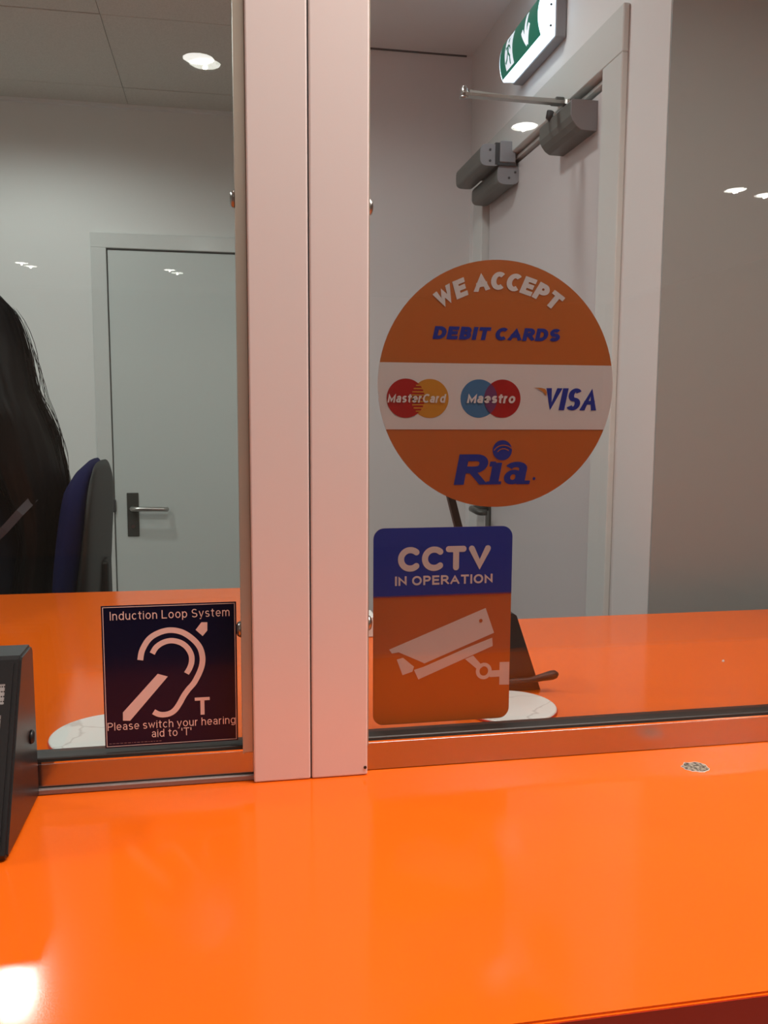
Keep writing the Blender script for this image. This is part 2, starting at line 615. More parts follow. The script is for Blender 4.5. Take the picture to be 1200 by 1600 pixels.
# ------------------------------------------------------------------ doors
def arch_frame(bm, along, a0, a1, b0, b1, z0, z1, wd, d0, d1):
    """door frame of two jambs and a head; `along` = x or y, (d0,d1) the depth range"""
    def bx(p0, p1, q0, q1):
        if along == 'x':
            add_box(bm, p0, p1, d0, d1, q0, q1, .002, 1)
        else:
            add_box(bm, d0, d1, p0, p1, q0, q1, .002, 1)
    bx(a0 - wd, a0, z0, z1)
    bx(a1, a1 + wd, z0, z1)
    bx(a0 - wd, a1 + wd, z1, z1 + wd)
    return bm


# left door in the back wall
d1 = thing('door_1', 'closed white door with a lever handle behind the left pane', 'door', (-.06, YB, 0), kind='structure')
dx = -.06


def place(o, root):
    o.parent = root
    o.matrix_parent_inverse = Matrix.Translation(root.location).inverted()
    return o


def part(name, bm, m, root, smooth=False):
    return place(obj(name, bm, m, None, smooth), root)


def sub(name, bm, m, prt, smooth=False):
    o = obj(name, bm, m, None, smooth)
    o.parent = prt
    o.matrix_parent_inverse = (Matrix.Translation(prt.parent.location) if prt.parent else Matrix()).inverted() if False else Matrix()
    return o


L0, L1, LT = -.444, .36, 2.022
part('door_leaf', box(L0 + .004, L1 - .004, YB - .004, YB + .036, .008, LT - .006, .0015, 1), M['door'], d1)
part('door_frame', arch_frame(bmesh.new(), 'x', L0, L1, 0, 0, 0, LT, .058, YB - .016, YB + .0), M['gloss'], d1)
part('rebate', box(L0 - .002, L1, YB - .002, YB + .001, .004, LT + .002), M['rebate'], d1)
hp = part('handle_plate', box(-.394, -.348, YB - .010, YB - .004, .884, 1.062, .002, 2), M['plate'], d1)
bm = bmesh.new()
add_tube(bm, [(-.371, YB - .010, 1.0), (-.371, YB - .040, 1.0), (-.369, YB - .050, 1.0), (-.360, YB - .056, 1.0), (-.34, YB - .057, 1.0), (-.25, YB - .057, .998), (-.240, YB - .056, .997), (-.236, YB - .050, .996), (-.236, YB - .032, .996)], .0095, 14)
sub('lever', bm, M['satin'], hp, True)
bm = add_cyl(bmesh.new(), (-.371, YB - .0104, .925), (-.371, YB - .0125, .925), .008, n=16)
sub('keyhole_rose', bm, M['satin'], hp)
part('strike_plate', box(-.4475, -.4365, YB - .0175, YB - .003, .985, 1.035, .001, 1), M['darkgrey'], d1)

# right door (fire exit) in the right wall
d2 = thing('door_2', 'white fire exit door with overhead closer behind the right pane', 'door', (XW, 2.26, 0), kind='structure')
part('door_leaf', box(XW + .010, XW + .054, DO0 + .004, DO1 - .004, .008, DOZ - .024, .002, 1), M['door_r'], d2)
bm = bmesh.new()
arch_frame(bm, 'y', DO0, DO1, 0, 0, 0, DOZ, .095, XW - .014, XW)
part('door_frame', bm, M['gloss'], d2)
bm = bmesh.new()
add_box(bm, XW - .010, XW + .06, DO0 - .02, DO0 + .001, 0, DOZ + .02)
add_box(bm, XW - .010, XW + .06, DO1 - .001, DO1 + .02, 0, DOZ + .02)
add_box(bm, XW - .010, XW + .09, DO0, DO1, DOZ - .001, DOZ + .02)
part('jamb_lining', bm, M['gloss'], d2)
part('head_stop', box(XW + .004, XW + .05, DO0 + .001, DO1 - .001, DOZ - .015, DOZ - .007, .001, 1), M['gloss'], d2)
part('rebate', box(XW + .055, XW + .09, DO0, DO1, 0, DOZ), M['darkgrey'], d2)
for z0 in (1.810, 1.014, .20):
    h = part('hinge', box(XW + .001, XW + .0105, DO0 - .0005, DO0 + .012, z0, z0 + .134, .001, 1), M['satin'], d2)
    bm = bmesh.new()
    for q in range(5):
        add_cyl(bm, (XW - .001, DO0 + .0045, z0 + .001 + q * .0266), (XW - .001, DO0 + .0045, z0 + .0266 + q * .0266), .0048, n=12)
    sub('knuckle', bm, M['plate'] if z0 < 1.2 else M['satin'], h, True)
hp = part('handle_plate', box(XW + .003, XW + .010, 2.625, 2.665, .96, 1.13, .002, 2), M['plate'], d2)
bm = bmesh.new()
add_tube(bm, [(XW + .006, 2.645, 1.083), (XW - .04, 2.645, 1.083), (XW - .05, 2.642, 1.083), (XW - .054, 2.63, 1.083), (XW - .055, 2.56, 1.081), (XW - .050, 2.548, 1.08), (XW - .03, 2.546, 1.08)], .0095, 12)
sub('lever', bm, M['plate'], hp, True)

# ------------------------------------------------------------------ exit sign above the fire door
SGN = bpy.data.materials.new('backlit_white')
SGN = mat('backlit_white', (.85, .88, .9), .35, emit=(.66, .84, 1.0), estr=3.0)
SGG = mat('backlit_green', (.0, .10, .06), .3, emit=(.004, .11, .075), estr=.85)
SGP = mat('backlit_pictogram', (.85, .88, .9), .35, emit=(.80, .86, 1.0), estr=.75)
es = thing('exit_sign', 'backlit green running man exit sign with arrow above the fire door', 'exit sign', (XW, 2.22, 2.33))
EY0, EY1, EZ0, EZ1, EX = 2.072, 2.372, 2.288, 2.385, .7655


def bow(z):
    t = (z - EZ0) / (EZ1 - EZ0) * 2 - 1
    return EX - .010 * (1 - t * t)


prof = [(.797, EZ0 + .002), (EX + .002, EZ0)] + [(bow(EZ0 + (EZ1 - EZ0) * k / 12), EZ0 + (EZ1 - EZ0) * k / 12) for k in range(1, 12)] + [(EX + .002, EZ1), (.797, EZ1 - .002)]
part('diffuser', add_prism(bmesh.new(), prof, 'y', EY0, EY1), SGN, es)
bk = part('back_box', add_box(bmesh.new(), .797, XW, EY0 - .004, EY1 + .01, EZ0 - .002, EZ1 + .005, .004, 2), M['grey_end'], es)
for z in (2.312, 2.360):
    part('fixing', add_cyl(bmesh.new(), (.786, EY0 + .001, z), (.786, EY0 - .0015, z), .0028, n=10), M['darkgrey'], es)


def on_sign(k):
    def f(y, z):
        return Vector((bow(z) - .0012 - .0007 * k, y, z))
    return f


def dense(p, n=10):
    out = []
    for a, b_ in zip(p, p[1:]):
        out += [(a[0] + (b_[0] - a[0]) * i / n, a[1] + (b_[1] - a[1]) * i / n) for i in range(n)]
    return out + [p[-1]]


def grid_face(bm, y0, y1, z0, z1, fn, ny=10, nz=14):
    V = [[bm.verts.new(fn(y0 + (y1 - y0) * i / ny, z0 + (z1 - z0) * j / nz)) for j in range(nz + 1)] for i in range(ny + 1)]
    for i in range(ny):
        for j in range(nz):
            bm.faces.new((V[i][j], V[i + 1][j], V[i + 1][j + 1], V[i][j + 1]))


LEFT = Vector((-1, 0, 0))
LAYER[1] = LEFT
bm = bmesh.new()
grid_face(bm, EY0 + .004, EY1 - .006, EZ0 + .003, EZ1 - .002, on_sign(0))
gp = part('green_panel', face_out(bm, LEFT), SGG, es)
gp['label'] = 'green bowed face'
bm = bmesh.new()
grid_face(bm, 2.262, 2.322, EZ0 + .010, EZ1 - .007, on_sign(1), 4, 10)
part('doorway_pictogram', face_out(bm, LEFT), SGP, es)
bm = bmesh.new()
f = on_sign(2.2)
disc(bm, 2.292, 2.3645, .0062, f, 14)
stroke(bm, dense([(2.296, 2.355), (2.293, 2.334)]), .011, .011, f, ext=False)
stroke(bm, dense([(2.293, 2.335), (2.281, 2.322), (2.284, 2.303)]), .007, .007, f, ext=False)
stroke(bm, dense([(2.294, 2.335), (2.303, 2.320), (2.316, 2.313)]), .007, .007, f, ext=False)
stroke(bm, dense([(2.295, 2.353), (2.280, 2.346), (2.274, 2.337)]), .005, .005, f, ext=False)
stroke(bm, dense([(2.296, 2.353), (2.309, 2.347), (2.314, 2.356)]), .005, .005, f, ext=False)
part('running_figure', face_out(bm, LEFT), SGG, es)
bm = bmesh.new()
f = on_sign(1)
stroke(bm, dense([(2.160, 2.376), (2.160, 2.312)]), .016, .016, f, ext=False)
stroke(bm, dense([(2.160, 2.303), (2.134, 2.342)]), .014, .014, f, ext=False)
stroke(bm, dense([(2.160, 2.303), (2.186, 2.342)]), .014, .014, f, ext=False)
part('arrow', face_out(bm, LEFT), SGP, es)

# ------------------------------------------------------------------ door closer with folded arm
dc = thing('door_closer', 'grey overhead door closer with a long folded arm below the exit sign', 'door closer', (XW, 1.99, 2.05))
CY0, CY1 = 1.897, 2.095
prof = [(XW + .010, 2.019), (XW + .010, 2.083), (.775, 2.083), (.773, 2.080), (.773, 2.050), (.779, 2.038), (.788, 2.027), (.799, 2.020)]
part('body', add_prism(bmesh.new(), prof, 'y', CY0 + .002, CY1), M['grey'], dc)
prof2 = [(XW + .010, 2.0185), (XW + .010, 2.0835), (.7745, 2.0835), (.7725, 2.080), (.7725, 2.050), (.7785, 2.0375), (.7875, 2.0265), (.7985, 2.0195)]
part('end_cap', add_prism(bmesh.new(), prof2, 'y', CY0 - .001, CY0 + .0019), M['grey_end'], dc)
bm = bmesh.new()
add_cyl(bm, (.795, 1.975, 2.082), (.795, 1.975, 2.106), .010, n=16)
part('spindle', bm, M['darkgrey'], dc, True)


def bar(bm, a, b, wd, th):
    a, b = Vector(a), Vector(b)
    d = (b - a).normalized()
    s = d.cross(Vector((0, 0, 1))).normalized() * wd / 2
    u = s.cross(d).normalized() * th / 2
    A = [bm.verts.new(a + s * i + u * j) for i, j in ((-1, -1), (1, -1), (1, 1), (-1, 1))]
    B = [bm.verts.new(b + s * i + u * j) for i, j in ((-1, -1), (1, -1), (1, 1), (-1, 1))]
    for i in range(4):
        bm.faces.new((A[i], A[(i + 1) % 4], B[(i + 1) % 4], B[i]))
    bm.faces.new(A[::-1])
    bm.faces.new(B)
    bmesh.ops.recalc_face_normals(bm, faces=bm.faces[:])


bm = bmesh.new()
bar(bm, (.795, 1.975, 2.101), (.541, 1.955, 2.096), .018, .007)
add_cyl(bm, (.795, 1.975, 2.097), (.795, 1.975, 2.106), .014, n=16)
arm = part('arm', bm, M['satin'], dc)
bm = bmesh.new()
add_cyl(bm, (.541, 1.955, 2.091), (.541, 1.955, 2.110), .0075, n=16)
add_cyl(bm, (.541, 1.955, 2.110), (.541, 1.955, 2.115), .006, .004, n=16)
add_cyl(bm, (.541, 1.955, 2.088), (.541, 1.955, 2.092), .010, n=16)
part('elbow_joint', bm, M['satin'], dc, True)
bm = bmesh.new()
bar(bm, (.551, 1.957, 2.104), (.64, 1.99, 2.111), .012, .006)
bar(bm, (.64, 1.99, 2.111), (.800, 2.045, 2.132), .008, .006)
part('forearm', bm, M['satin'], dc)
bm = bmesh.new()
add_box(bm, .790, XW - .0135, 2.035, 2.075, 2.128, 2.138, .002, 1)
part('arm_shoe', bm, M['grey'], dc)
bm = bmesh.new()
add_tube(bm, [(.775, 2.03, 2.10), (.772, 2.03, 2.088), (.782, 2.03, 2.080)], .009, 10)
part('pivot_stud', bm, M['darkgrey'], dc, True)

# ------------------------------------------------------------------ twin-bodied lock at the far end of the exit door head
ml = thing('door_lock', 'grey twin-bodied lock box at the far top corner of the exit door', 'lock', (XW, 2.56, 2.1))


def rounded_body(cx, cz, hx, hz, n=24):
    pts = []
    for k in range(n):
        a = 2 * PI * k / n
        c, s = math.cos(a), math.sin(a)
        pts.append((cx + hx * math.copysign(abs(c) ** .55, c), cz + hz * math.copysign(abs(s) ** .55, s)))
    return pts


LY0, LY1 = 2.43, 2.69
# upper body hangs out from the frame, lower body is on the leaf beside it
bodies = [(.752, 2.112, .030, .029), (XW - .021, 2.062, .031, .027)]
for i, (cx, cz, hx, hz) in enumerate(bodies):
    o_ = part('body', add_prism(bmesh.new(), rounded_body(cx, cz, hx, hz), 'y', LY0, LY1), M['grey'], ml)
    e_ = part('end_cap', add_prism(bmesh.new(), rounded_body(cx, cz, hx + .0008, hz + .0008), 'y', LY0 - .004, LY0), M['grey_end'], ml)
    for (ax, az) in (((-.002, .014), (-.002, -.016)) if i == 0 else ((.020, .006), (.002, -.010))):
        sub('screw', add_cyl(bmesh.new(), (cx + ax, LY0 - .003, cz + az), (cx + ax, LY0 - .0055, cz + az), .0034, n=10), M['darkgrey'], e_)
part('bracket', box(.778, XW - .002, LY0 - .012, LY0 + .13, 2.092, 2.150, .002, 1), M['grey_end'], ml)
part('cable_slot', box(.765, .7785, LY0 - .006, LY0 + .12, 2.086, 2.146), M['darkgrey'], ml)
part('fixing_plate', box(.772, XW - .0002, LY0 - .010, LY0 + .16, 2.084, 2.0915), M['darkgrey'], ml)

# ------------------------------------------------------------------ counter
ctr = thing('counter', 'glossy orange service counter running under the glass screen', 'counter', (.3, 1.0, 0))
XL, XRt = -1.34, 3.9
outline = [(XL, .4610), (XRt, .4585), (XRt, 1.4375), (.12, 1.4625), (.12, 1.823), (XL, 1.850)]
bm = bmesh.new()
add_prism(bm, outline, 'z', CZ - .038, CZ)
es_ = [e for e in bm.edges if all(abs(v.co.z - CZ) < 1e-5 for v in e.verts)]
bmesh.ops.bevel(bm, geom=es_, offset=.0015, segments=2, affect='EDGES')
part('worktop', bm, M['orange'], ctr)
part('front_edge', add_prism(bmesh.new(), [(XL, .4605), (XRt, .458), (XRt, .4592), (XL, .4617)], 'z', CZ - .036, CZ - .002), M['edge'], ctr)  # shade on the vertical front is held in this darker colour
part('front_panel', box(XL, XRt, .50, .53, 0, CZ - .038), M['edge'], ctr)
part('staff_panel', box(XL, XRt, 1.33, 1.36, 0, CZ - .038), M['edge'], ctr)
# worn hole: chipped laminate showing board
chip = mat('worn_board', (.3, .25, .2), .9)
noise_color(chip, (.06, .045, .033), (.42, .37, .30), 300, 3, .4, .62)
bm = bmesh.new()
n = 22
rings = []
random.seed(3)
jit = [random.uniform(.88, 1.12) for _ in range(n)]
HX, HY = .4835, .7955
for (rr, dz) in ((1.12, .0002), (1.0, .0006), (.8, .0002), (.45, .0005), (.12, .0002)):
    rings.append([(HX + .0125 * rr * jit[k] * math.cos(2 * PI * k / n), HY + .0115 * rr * jit[k] * math.sin(2 * PI * k / n), CZ + dz + random.uniform(0, .0002)) for k in range(n)])
ch = part('worn_hole', loft(rings, False, True), chip, ctr)
ch['label'] = 'chipped hole patched with grey filler'
bm = bmesh.new()
add_tube(bm, [(HX + .0135 * jit[k % n] * math.cos(2 * PI * k / n), HY + .0125 * jit[k % n] * math.sin(2 * PI * k / n), CZ + .0001) for k in range(n + 1)], .0005, 6)
ch2 = part('chipped_rim', bm, M['white'], ctr)

# tiny white crumb on the staff side
bm = bmesh.new()
bmesh.ops.create_icosphere(bm, subdivisions=1, radius=.0022, matrix=Matrix.Translation((.7345, 1.1468, CZ + .0012)))
for v in bm.verts:
    v.co.x += random.uniform(-.001, .001)
tag(obj('paper_scrap', bm, M['white']), 'tiny white scrap on the orange counter behind the right pane', 'scrap')

# ------------------------------------------------------------------ screen post
pt = thing('screen_post', 'pale white square post between the two glass panes', 'post', (.081, .86, CZ))
PZ0, PZ1 = CZ + .0005, 2.42
for x0, x1 in ((.0233, .0803), (.0817, .1388)):
    part('profile', box(x0, x1, .835, .886, PZ0, PZ1, .0016, 2), M['post'], pt)
part('joint', box(.0800, .0820, .8375, .883, PZ0, PZ1), M['darkgrey'], pt)
bm = bmesh.new()
add_cyl(bm, (.1362, .8352, CZ + .0085), (.1362, .8343, CZ + .0085), .0016, n=12)
part('pin_hole', bm, M['rubber'], pt)


# ------------------------------------------------------------------ glass screens
def screen(n, x0, x1, label, gmat, wedge, lip):
    w_ = thing('window_%d' % n, label, 'glass screen', ((x0 + x1) / 2, .86, CZ), kind='structure')
    z0, z1 = CZ + .028, 2.42
    bm = bmesh.new()
    y0 = .857
    def yb(x, z):
        if not wedge:
            return .867
        return .8668 + wedge[0] * (x - (.02)) + wedge[1] * (z - z0)
    A = [bm.verts.new((x, y0, z)) for x, z in ((x0, z0), (x1, z0), (x1, z1), (x0, z1))]
    B = [bm.verts.new((x, yb(x, z), z)) for x, z in ((x0, z0), (x1, z0), (x1, z1), (x0, z1))]
    for i in range(4):
        bm.faces.new((A[i], A[(i + 1) % 4], B[(i + 1) % 4], B[i]))
    bm.faces.new(A[::-1])
    bm.faces.new(B)
    bmesh.ops.recalc_face_normals(bm, faces=bm.faces[:])
    part('pane', bm, gmat, w_)
    r = part('bottom_rail', box(x0, x1, .846, .874, CZ + .0002, CZ + .0305, .0008, 1), M['steel'], w_)
    part('gasket', box(x0, x1, .8485, .8725, CZ + .0302, CZ + .0350, .001, 1), M['rubber'], w_)
    part('bead', box(x0, x1, .8462, .8485, CZ + .0300, CZ + .0318), M['chrome'], w_)
    if lip:
        part('rail_lip', box(x0, x1, .8415, .8462, CZ + .0002, CZ + .0062, .001, 1), M['lip'], w_)
        part('lip_groove', box(x0, x1, .8453, .8462, CZ + .0062, CZ + .0072), M['rubber'], w_)
    return w_


WL = screen(1, -1.35, .0245, 'left glass pane carrying the hearing loop notice', M['glass'], (-.0046, .0013), True)
WR = screen(2, .1376, 3.9, 'right glass pane carrying the card and CCTV stickers', M['glass_r'], None, False)
for w_, x0, x1, sx, zs in ((WL, .0128, .0236, -1, (1.5828, 1.1687)), (WR, .1385, .1400, 1, (1.5811, 1.170))):
    c_ = part('side_channel', box(x0, x1, .838, .880, CZ + .0310, 2.42, .001, 1), M['alu'], w_)
    bm = bmesh.new()
    xe = x0 if sx < 0 else x1
    add_box(bm, xe, xe - sx * .0012, .8372, .8385, CZ + .0310, 2.42)
    part('channel_bead', bm, M['alu'], w_)
    for z in zs:
        bm = bmesh.new()
        ring = []
        for (dx_, rr) in ((0, .0080), (.0015, .0080), (.0035, .0066), (.0046, .0040), (.0048, .0016)):
            ring.append([(xe + sx * dx_, .8475 + rr * math.cos(2 * PI * k / 18), z + rr * math.sin(2 * PI * k / 18)) for k in range(18)])
        s_ = part('screw', loft(ring), M['satin'], w_, True)

# ------------------------------------------------------------------ stickers
FRONT = Vector((0, -1, 0))
LAYER[1] = FRONT


def flat(cx, cz, y):
    return lambda x, z: Vector((cx + x, y, cz + z))


def art(name, build, m, root, cx, cz, y, label=None):
    bm = bmesh.new()
    build(bm, flat(cx, cz, y))
    o = part(name, face_out(bm, FRONT), m, root)
    if label:
        o['label'] = label
    return o


# --- round payment sticker, on the staff face of the right pane
SX, SZ, SR = .2818, 1.4126, .1278
YS = .8690
st = thing('card_sticker', 'round orange debit card sticker with a white logo band', 'sticker', (SX, YS, SZ))
part('backing', add_prism(bmesh.new(), [(SX + a, SZ + c_) for a, c_ in arc(0, 0, SR, SR, 0, 360 - 360 / 96, 95)], 'y', YS, YS + .0004), S_OR, st)


def band(bm, f):
    za, zb = .0220, -.0460
    xa, xb = math.sqrt(SR * SR - za * za), math.sqrt(SR * SR - zb * zb)
    aa, ab = math.degrees(math.asin(za / SR)), math.degrees(math.asin(zb / SR))
    poly(bm, arc(0, 0, SR, SR, ab, aa, 10) + [(-x, z) for x, z in arc(0, 0, SR, SR, aa, ab, 10)], f)


art('logo_band', band, S_WH, st, SX, SZ, YS - .0003, 'white strip across the middle')


# arc letters need larger units than the extension limit in stroke(); work in scaled units
def arc_text2(bm, f):
    K = 100.0
    s = "WE ACCEPT"
    RB, h = .0975, .0182
    wt, wy, gap, wd = .31, .26, .10, .84
    wid = [(.34 if c == ' ' else GL[c][0] * wd + wt + gap) for c in s]
    tot = sum(wid) - gap
    a = R(90.5) + tot * h / 2 / (RB + h * .45)
    for c, w0 in zip(s, wid):
        da = w0 * h / (RB + h * .45)
        if c != ' ':
            am = a - (da - gap * h / RB) / 2
            ca, sa = math.cos(am), math.sin(am)
            ww = w0 - gap
            for p in GL[c][1]:
                q = [(wt / 2 + px * wd - ww / 2, wy / 2 + py * (1 - wy)) for px, py in p]
                def g(x, y, ca=ca, sa=sa):
                    x2 = (x + .12 * (y - .5)) * h
                    y2 = y * h
                    return f(ca * (RB + y2) + sa * x2, sa * (RB + y2) - ca * x2)
                stroke(bm, q, wt, wy, g, 0, 1)
        a -= da


art('heading_lettering', arc_text2, S_WH, st, SX, SZ, YS - .0003, 'WE ACCEPT in white capitals on an arc')
art('title_lettering', lambda bm, f: text(bm, "DEBIT CARDS", -.0712, .0463, .0130, .1370, .36, f, wy=.27, shear=.22, gap=.10, space=.34), S_BL, st, SX, SZ, YS - .0003, 'DEBIT CARDS in dark blue slanted capitals')
# mastercard roundels
art('red_roundel', lambda bm, f: disc(bm, -.0987, -.0141, .0200, f), S_RD, st, SX, SZ, YS - .0006)
art('yellow_roundel', lambda bm, f: disc(bm, -.0733, -.0142, .0200, f), S_YL, st, SX, SZ, YS - .00045)


def comb(bm, f):
    for k in range(9):
        z = -.0141 + (-8 + 2 * k) * .00165
        dz = z + .0141
        if abs(dz) > .0150:
            continue
        xr = -.0987 + math.sqrt(max(.0200 ** 2 - dz * dz, 0))
        xl = -.0733 - math.sqrt(max(.0200 ** 2 - dz * dz, 0))
        poly(bm, [(xl + .0002, z - .0007), (xr + .0004, z - .0007), (xr + .0004, z + .0007), (xl + .0002, z + .0007)], f)


art('interlock_bars', comb, S_YL, st, SX, SZ, YS - .0008)
art('mastercard_lettering', lambda bm, f: text(bm, "MasterCard", -.1180, -.0186, .0090, .0605, .20, f, shear=.18, gap=.10), S_WH, st, SX, SZ, YS - .0011)
art('blue_roundel', lambda bm, f: disc(bm, -.0208, -.0139, .0199, f), S_LB, st, SX, SZ, YS - .00045)
art('red_roundel', lambda bm, f: disc(bm, .0047, -.0138, .0199, f), S_RD, st, SX, SZ, YS - .0006)


def lens(bm, f):
    c0, c1, r = -.0208, .0047, .0199
    d = (c1 - c0) / 2
    a = math.degrees(math.acos(d / r))
    poly(bm, arc(c0, -.0139, r, r, -a, a, 14) + arc(c1, -.0139, r, r, 180 - a, 180 + a, 14)[1:-1], f)


art('overlap_lens', lens, S_MX, st, SX, SZ, YS - .0008)
art('maestro_lettering', lambda bm, f: text(bm, "Maestro", -.0340, -.0186, .0098, .0520, .23, f, shear=.18, gap=.10), S_WH, st, SX, SZ, YS - .0011)


def visa(bm, f):
    text(bm, "VISA", .0490, -.0255, .0232, .0600, .27, f, wy=.17, shear=.20, gap=.05)


art('visa_lettering', visa, S_BL, st, SX, SZ, YS - .0006)
art('visa_flash', lambda bm, f: poly(bm, [(.0388, -.0020), (.0470, -.0021), (.0515, -.0032), (.0535, -.0065), (.0530, -.0105), (.0490, -.0060), (.0440, -.0032)], f), S_LO, st, SX, SZ, YS - .0009)


def ria(bm, f):
    h = .0318
    def sh(x, y):
        return f(-.0466 + (x + .19 * y) * h, -.1038 + y * h)
    # R
    stroke(bm, [(.17, 0), (.17, 1)], .34, .24, sh, 0, 1)
    stroke(bm, [(.1, .89), (.62, .89)] + arc(.62, .69, .27, .20, 90, -90, 12) + [(.2, .49)], .30, .22, sh, 0, 1, ext=False)
    stroke(bm, [(.52, .52), (.92, 0)], .36, .3, sh, 0, .55)
    # i
    stroke(bm, [(1.36, 0), (1.36, .72)], .32, .24, sh, 0, .72)
    poly(bm, [(1.10, .60), (1.3, .60), (1.3, .76), (1.10, .76)], sh)
    poly(bm, [(1.10, 0), (1.62, 0), (1.62, .10), (1.10, .10)], sh)
    # a
    stroke(bm, arc(1.99, .24, .20, .17, 60, 420, 24), .22, .15, sh, 0, .72)
    stroke(bm, arc(2.04, .52, .25, .14, 165, 0, 12) + [(2.29, .0)], .28, .18, sh, 0, .76)
    poly(bm, [(2.3, 0), (2.62, 0), (2.62, .12), (2.3, .12)], sh)


art('brand_lettering', ria, S_BL, st, SX, SZ, YS - .0003, 'Ria in heavy dark blue slanted letters')
art('globe_dot', lambda bm, f: disc(bm, .0059, -.0678, .0106, f, 32), S_BL, st, SX, SZ, YS - .0003)


def swoosh(bm, f):
    for r, c0 in ((.0115, -.0722), (.0072, -.0722)):
        stroke(bm, [(x * 100, z * 100) for x, z in arc(.0072, c0, r, r * .85, 155, 40, 14)], .10, .10, lambda x, y: f(x / 100, y / 100), ext=False)


art('globe_stripes', swoosh, S_OR, st, SX, SZ, YS - .0006)
art('trademark_dot', lambda bm, f: disc(bm, .0418, -.0980, .0016, f, 12), S_BL, st, SX, SZ, YS - .0003)


# --- CCTV sticker
def rrect(x0, x1, z0, z1, r, n=8):
    return arc(x1 - r, z1 - r, r, r, 0, 90, n) + arc(x0 + r, z1 - r, r, r, 90, 180, n) + arc(x0 + r, z0 + r, r, r, 180, 270, n) + arc(x1 - r, z0 + r, r, r, 270, 360, n)


VX, VZ = .2255, 1.159
vt = thing('security_sticker', 'blue and orange CCTV in operation sticker below the round one', 'sticker', (VX, YS, VZ))
W2, H2 = .0755, .1062
part('backing', add_prism(bmesh.new(), [(VX + a, VZ + c_) for a, c_ in rrect(-W2, W2, -H2 - .0005, H2 - .001, .0115)], 'y', YS, YS + .0004), S_OR, vt)


def bluetop(bm, f):
    r = .0115
    poly(bm, [(-W2, .0330), (W2, .0330)] + arc(W2 - r, H2 - .001 - r, r, r, 0, 90, 8) + arc(-W2 + r, H2 - .001 - r, r, r, 90, 180, 8), f)


art('blue_panel', bluetop, S_NB, vt, VX, VZ, YS - .0003, 'dark blue upper panel')
art('divider_line', lambda bm, f: poly(bm, [(-W2, .0318), (W2, .0318), (W2, .0334), (-W2, .0334)], f), S_MX, vt, VX, VZ, YS - .0005)
art('heading_lettering', lambda bm, f: text(bm, "CCTV", -.0495, .0588, .0262, .1010, .25, f, gap=.10, rnd=True), S_WH, vt, VX, VZ, YS - .0006, 'CCTV in bold rounded white capitals')
art('subtitle_lettering', lambda bm, f: text(bm, "IN OPERATION", -.0525, .0440, .0100, .1065, .21, f, gap=.16, space=.42), S_WH, vt, VX, VZ, YS - .0006, 'IN OPERATION in small white capitals')


def cctv_cam(bm, f):
    poly(bm, [(-.0583, -.0243), (.0470, .0168), (.0570, -.0109), (-.0201, -.0412), (-.0210, -.0405), (-.0480, -.0276), (-.0553, -.0286)], f)
    poly(bm, [(-.0500, -.0355), (-.0433, -.0338), (-.0312, -.0442), (-.0330, -.0495), (-.0436, -.0528)], f)
    poly(bm, [(-.0312, -.0477), (-.0205, -.0447), (.0250, -.0268), (.0550, -.0162), (.0557, -.0254), (-.0264, -.0584)], f)
    poly(bm, [(.0250, -.0385), (.0340, -.0350), (.0452, -.0478), (.0400, -.0515)], f)
    stroke(bm, [(x * 100, z * 100) for x, z in arc(.0462, -.0528, .0069, .0072, 90, 450, 24)], .40, .40, lambda x, y: f(x / 100, y / 100))
    poly(bm, [(.0530, -.0600), (.0645, -.0600), (.0645, -.0527), (.0530, -.0527)], f)
    poly(bm, [(.0640, -.0690), (.0750, -.0695), (.0750, -.0440), (.0640, -.0438)], f)


art('camera_pictogram', cctv_cam, S_WH, vt, VX, VZ, YS - .0003, 'white outline of a surveillance camera')
art('camera_bolt', lambda bm, f: disc(bm, .0418, .0031, .0020, f, 14), S_OR, vt, VX, VZ, YS - .0006)

# --- hearing loop notice on the customer face of the left pane
K = .856 / .865
LX, LZ = -.057 * K, 1.382 + (1.1215 - 1.382) * K
YL = .8566
lp = thing('hearing_loop_sticker', 'square navy induction loop notice with pink-white ear symbol', 'sticker', (LX, YL, LZ))
lp['label'] = 'square navy induction loop notice with a white ear symbol'


def kf(cx, cz, y):
    return lambda x, z: Vector((cx + x * K, y, cz + z * K))


def lart(name, build, m, y, label=None):
    bm = bmesh.new()
    build(bm, kf(LX, LZ, y))
    o = part(name, face_out(bm, FRONT), m, lp)
    if label:
        o['label'] = label
    return o


part('backing', add_prism(bmesh.new(), [(LX + a * K, LZ + c_ * K) for a, c_ in ((-.0660, -.0742), (.0655, -.0742), (.0655, .0714), (-.0660, .0714))], 'y', YL, YL + .0003), S_DK, lp)


def border(bm, f):
    x0, x1, z0, z1, t = -.0646, .0641, -.0728, .0702, .0007
    for a in ((x0, x1, z1 - t, z1), (x0, x1, z0, z0 + t), (x0, x0 + t, z0, z1), (x1 - t, x1, z0, z1)):
        poly(bm, [(a[0], a[2]), (a[1], a[2]), (a[1], a[3]), (a[0], a[3])], f)


lart('border_line', border, S_PK, YL - .0003)


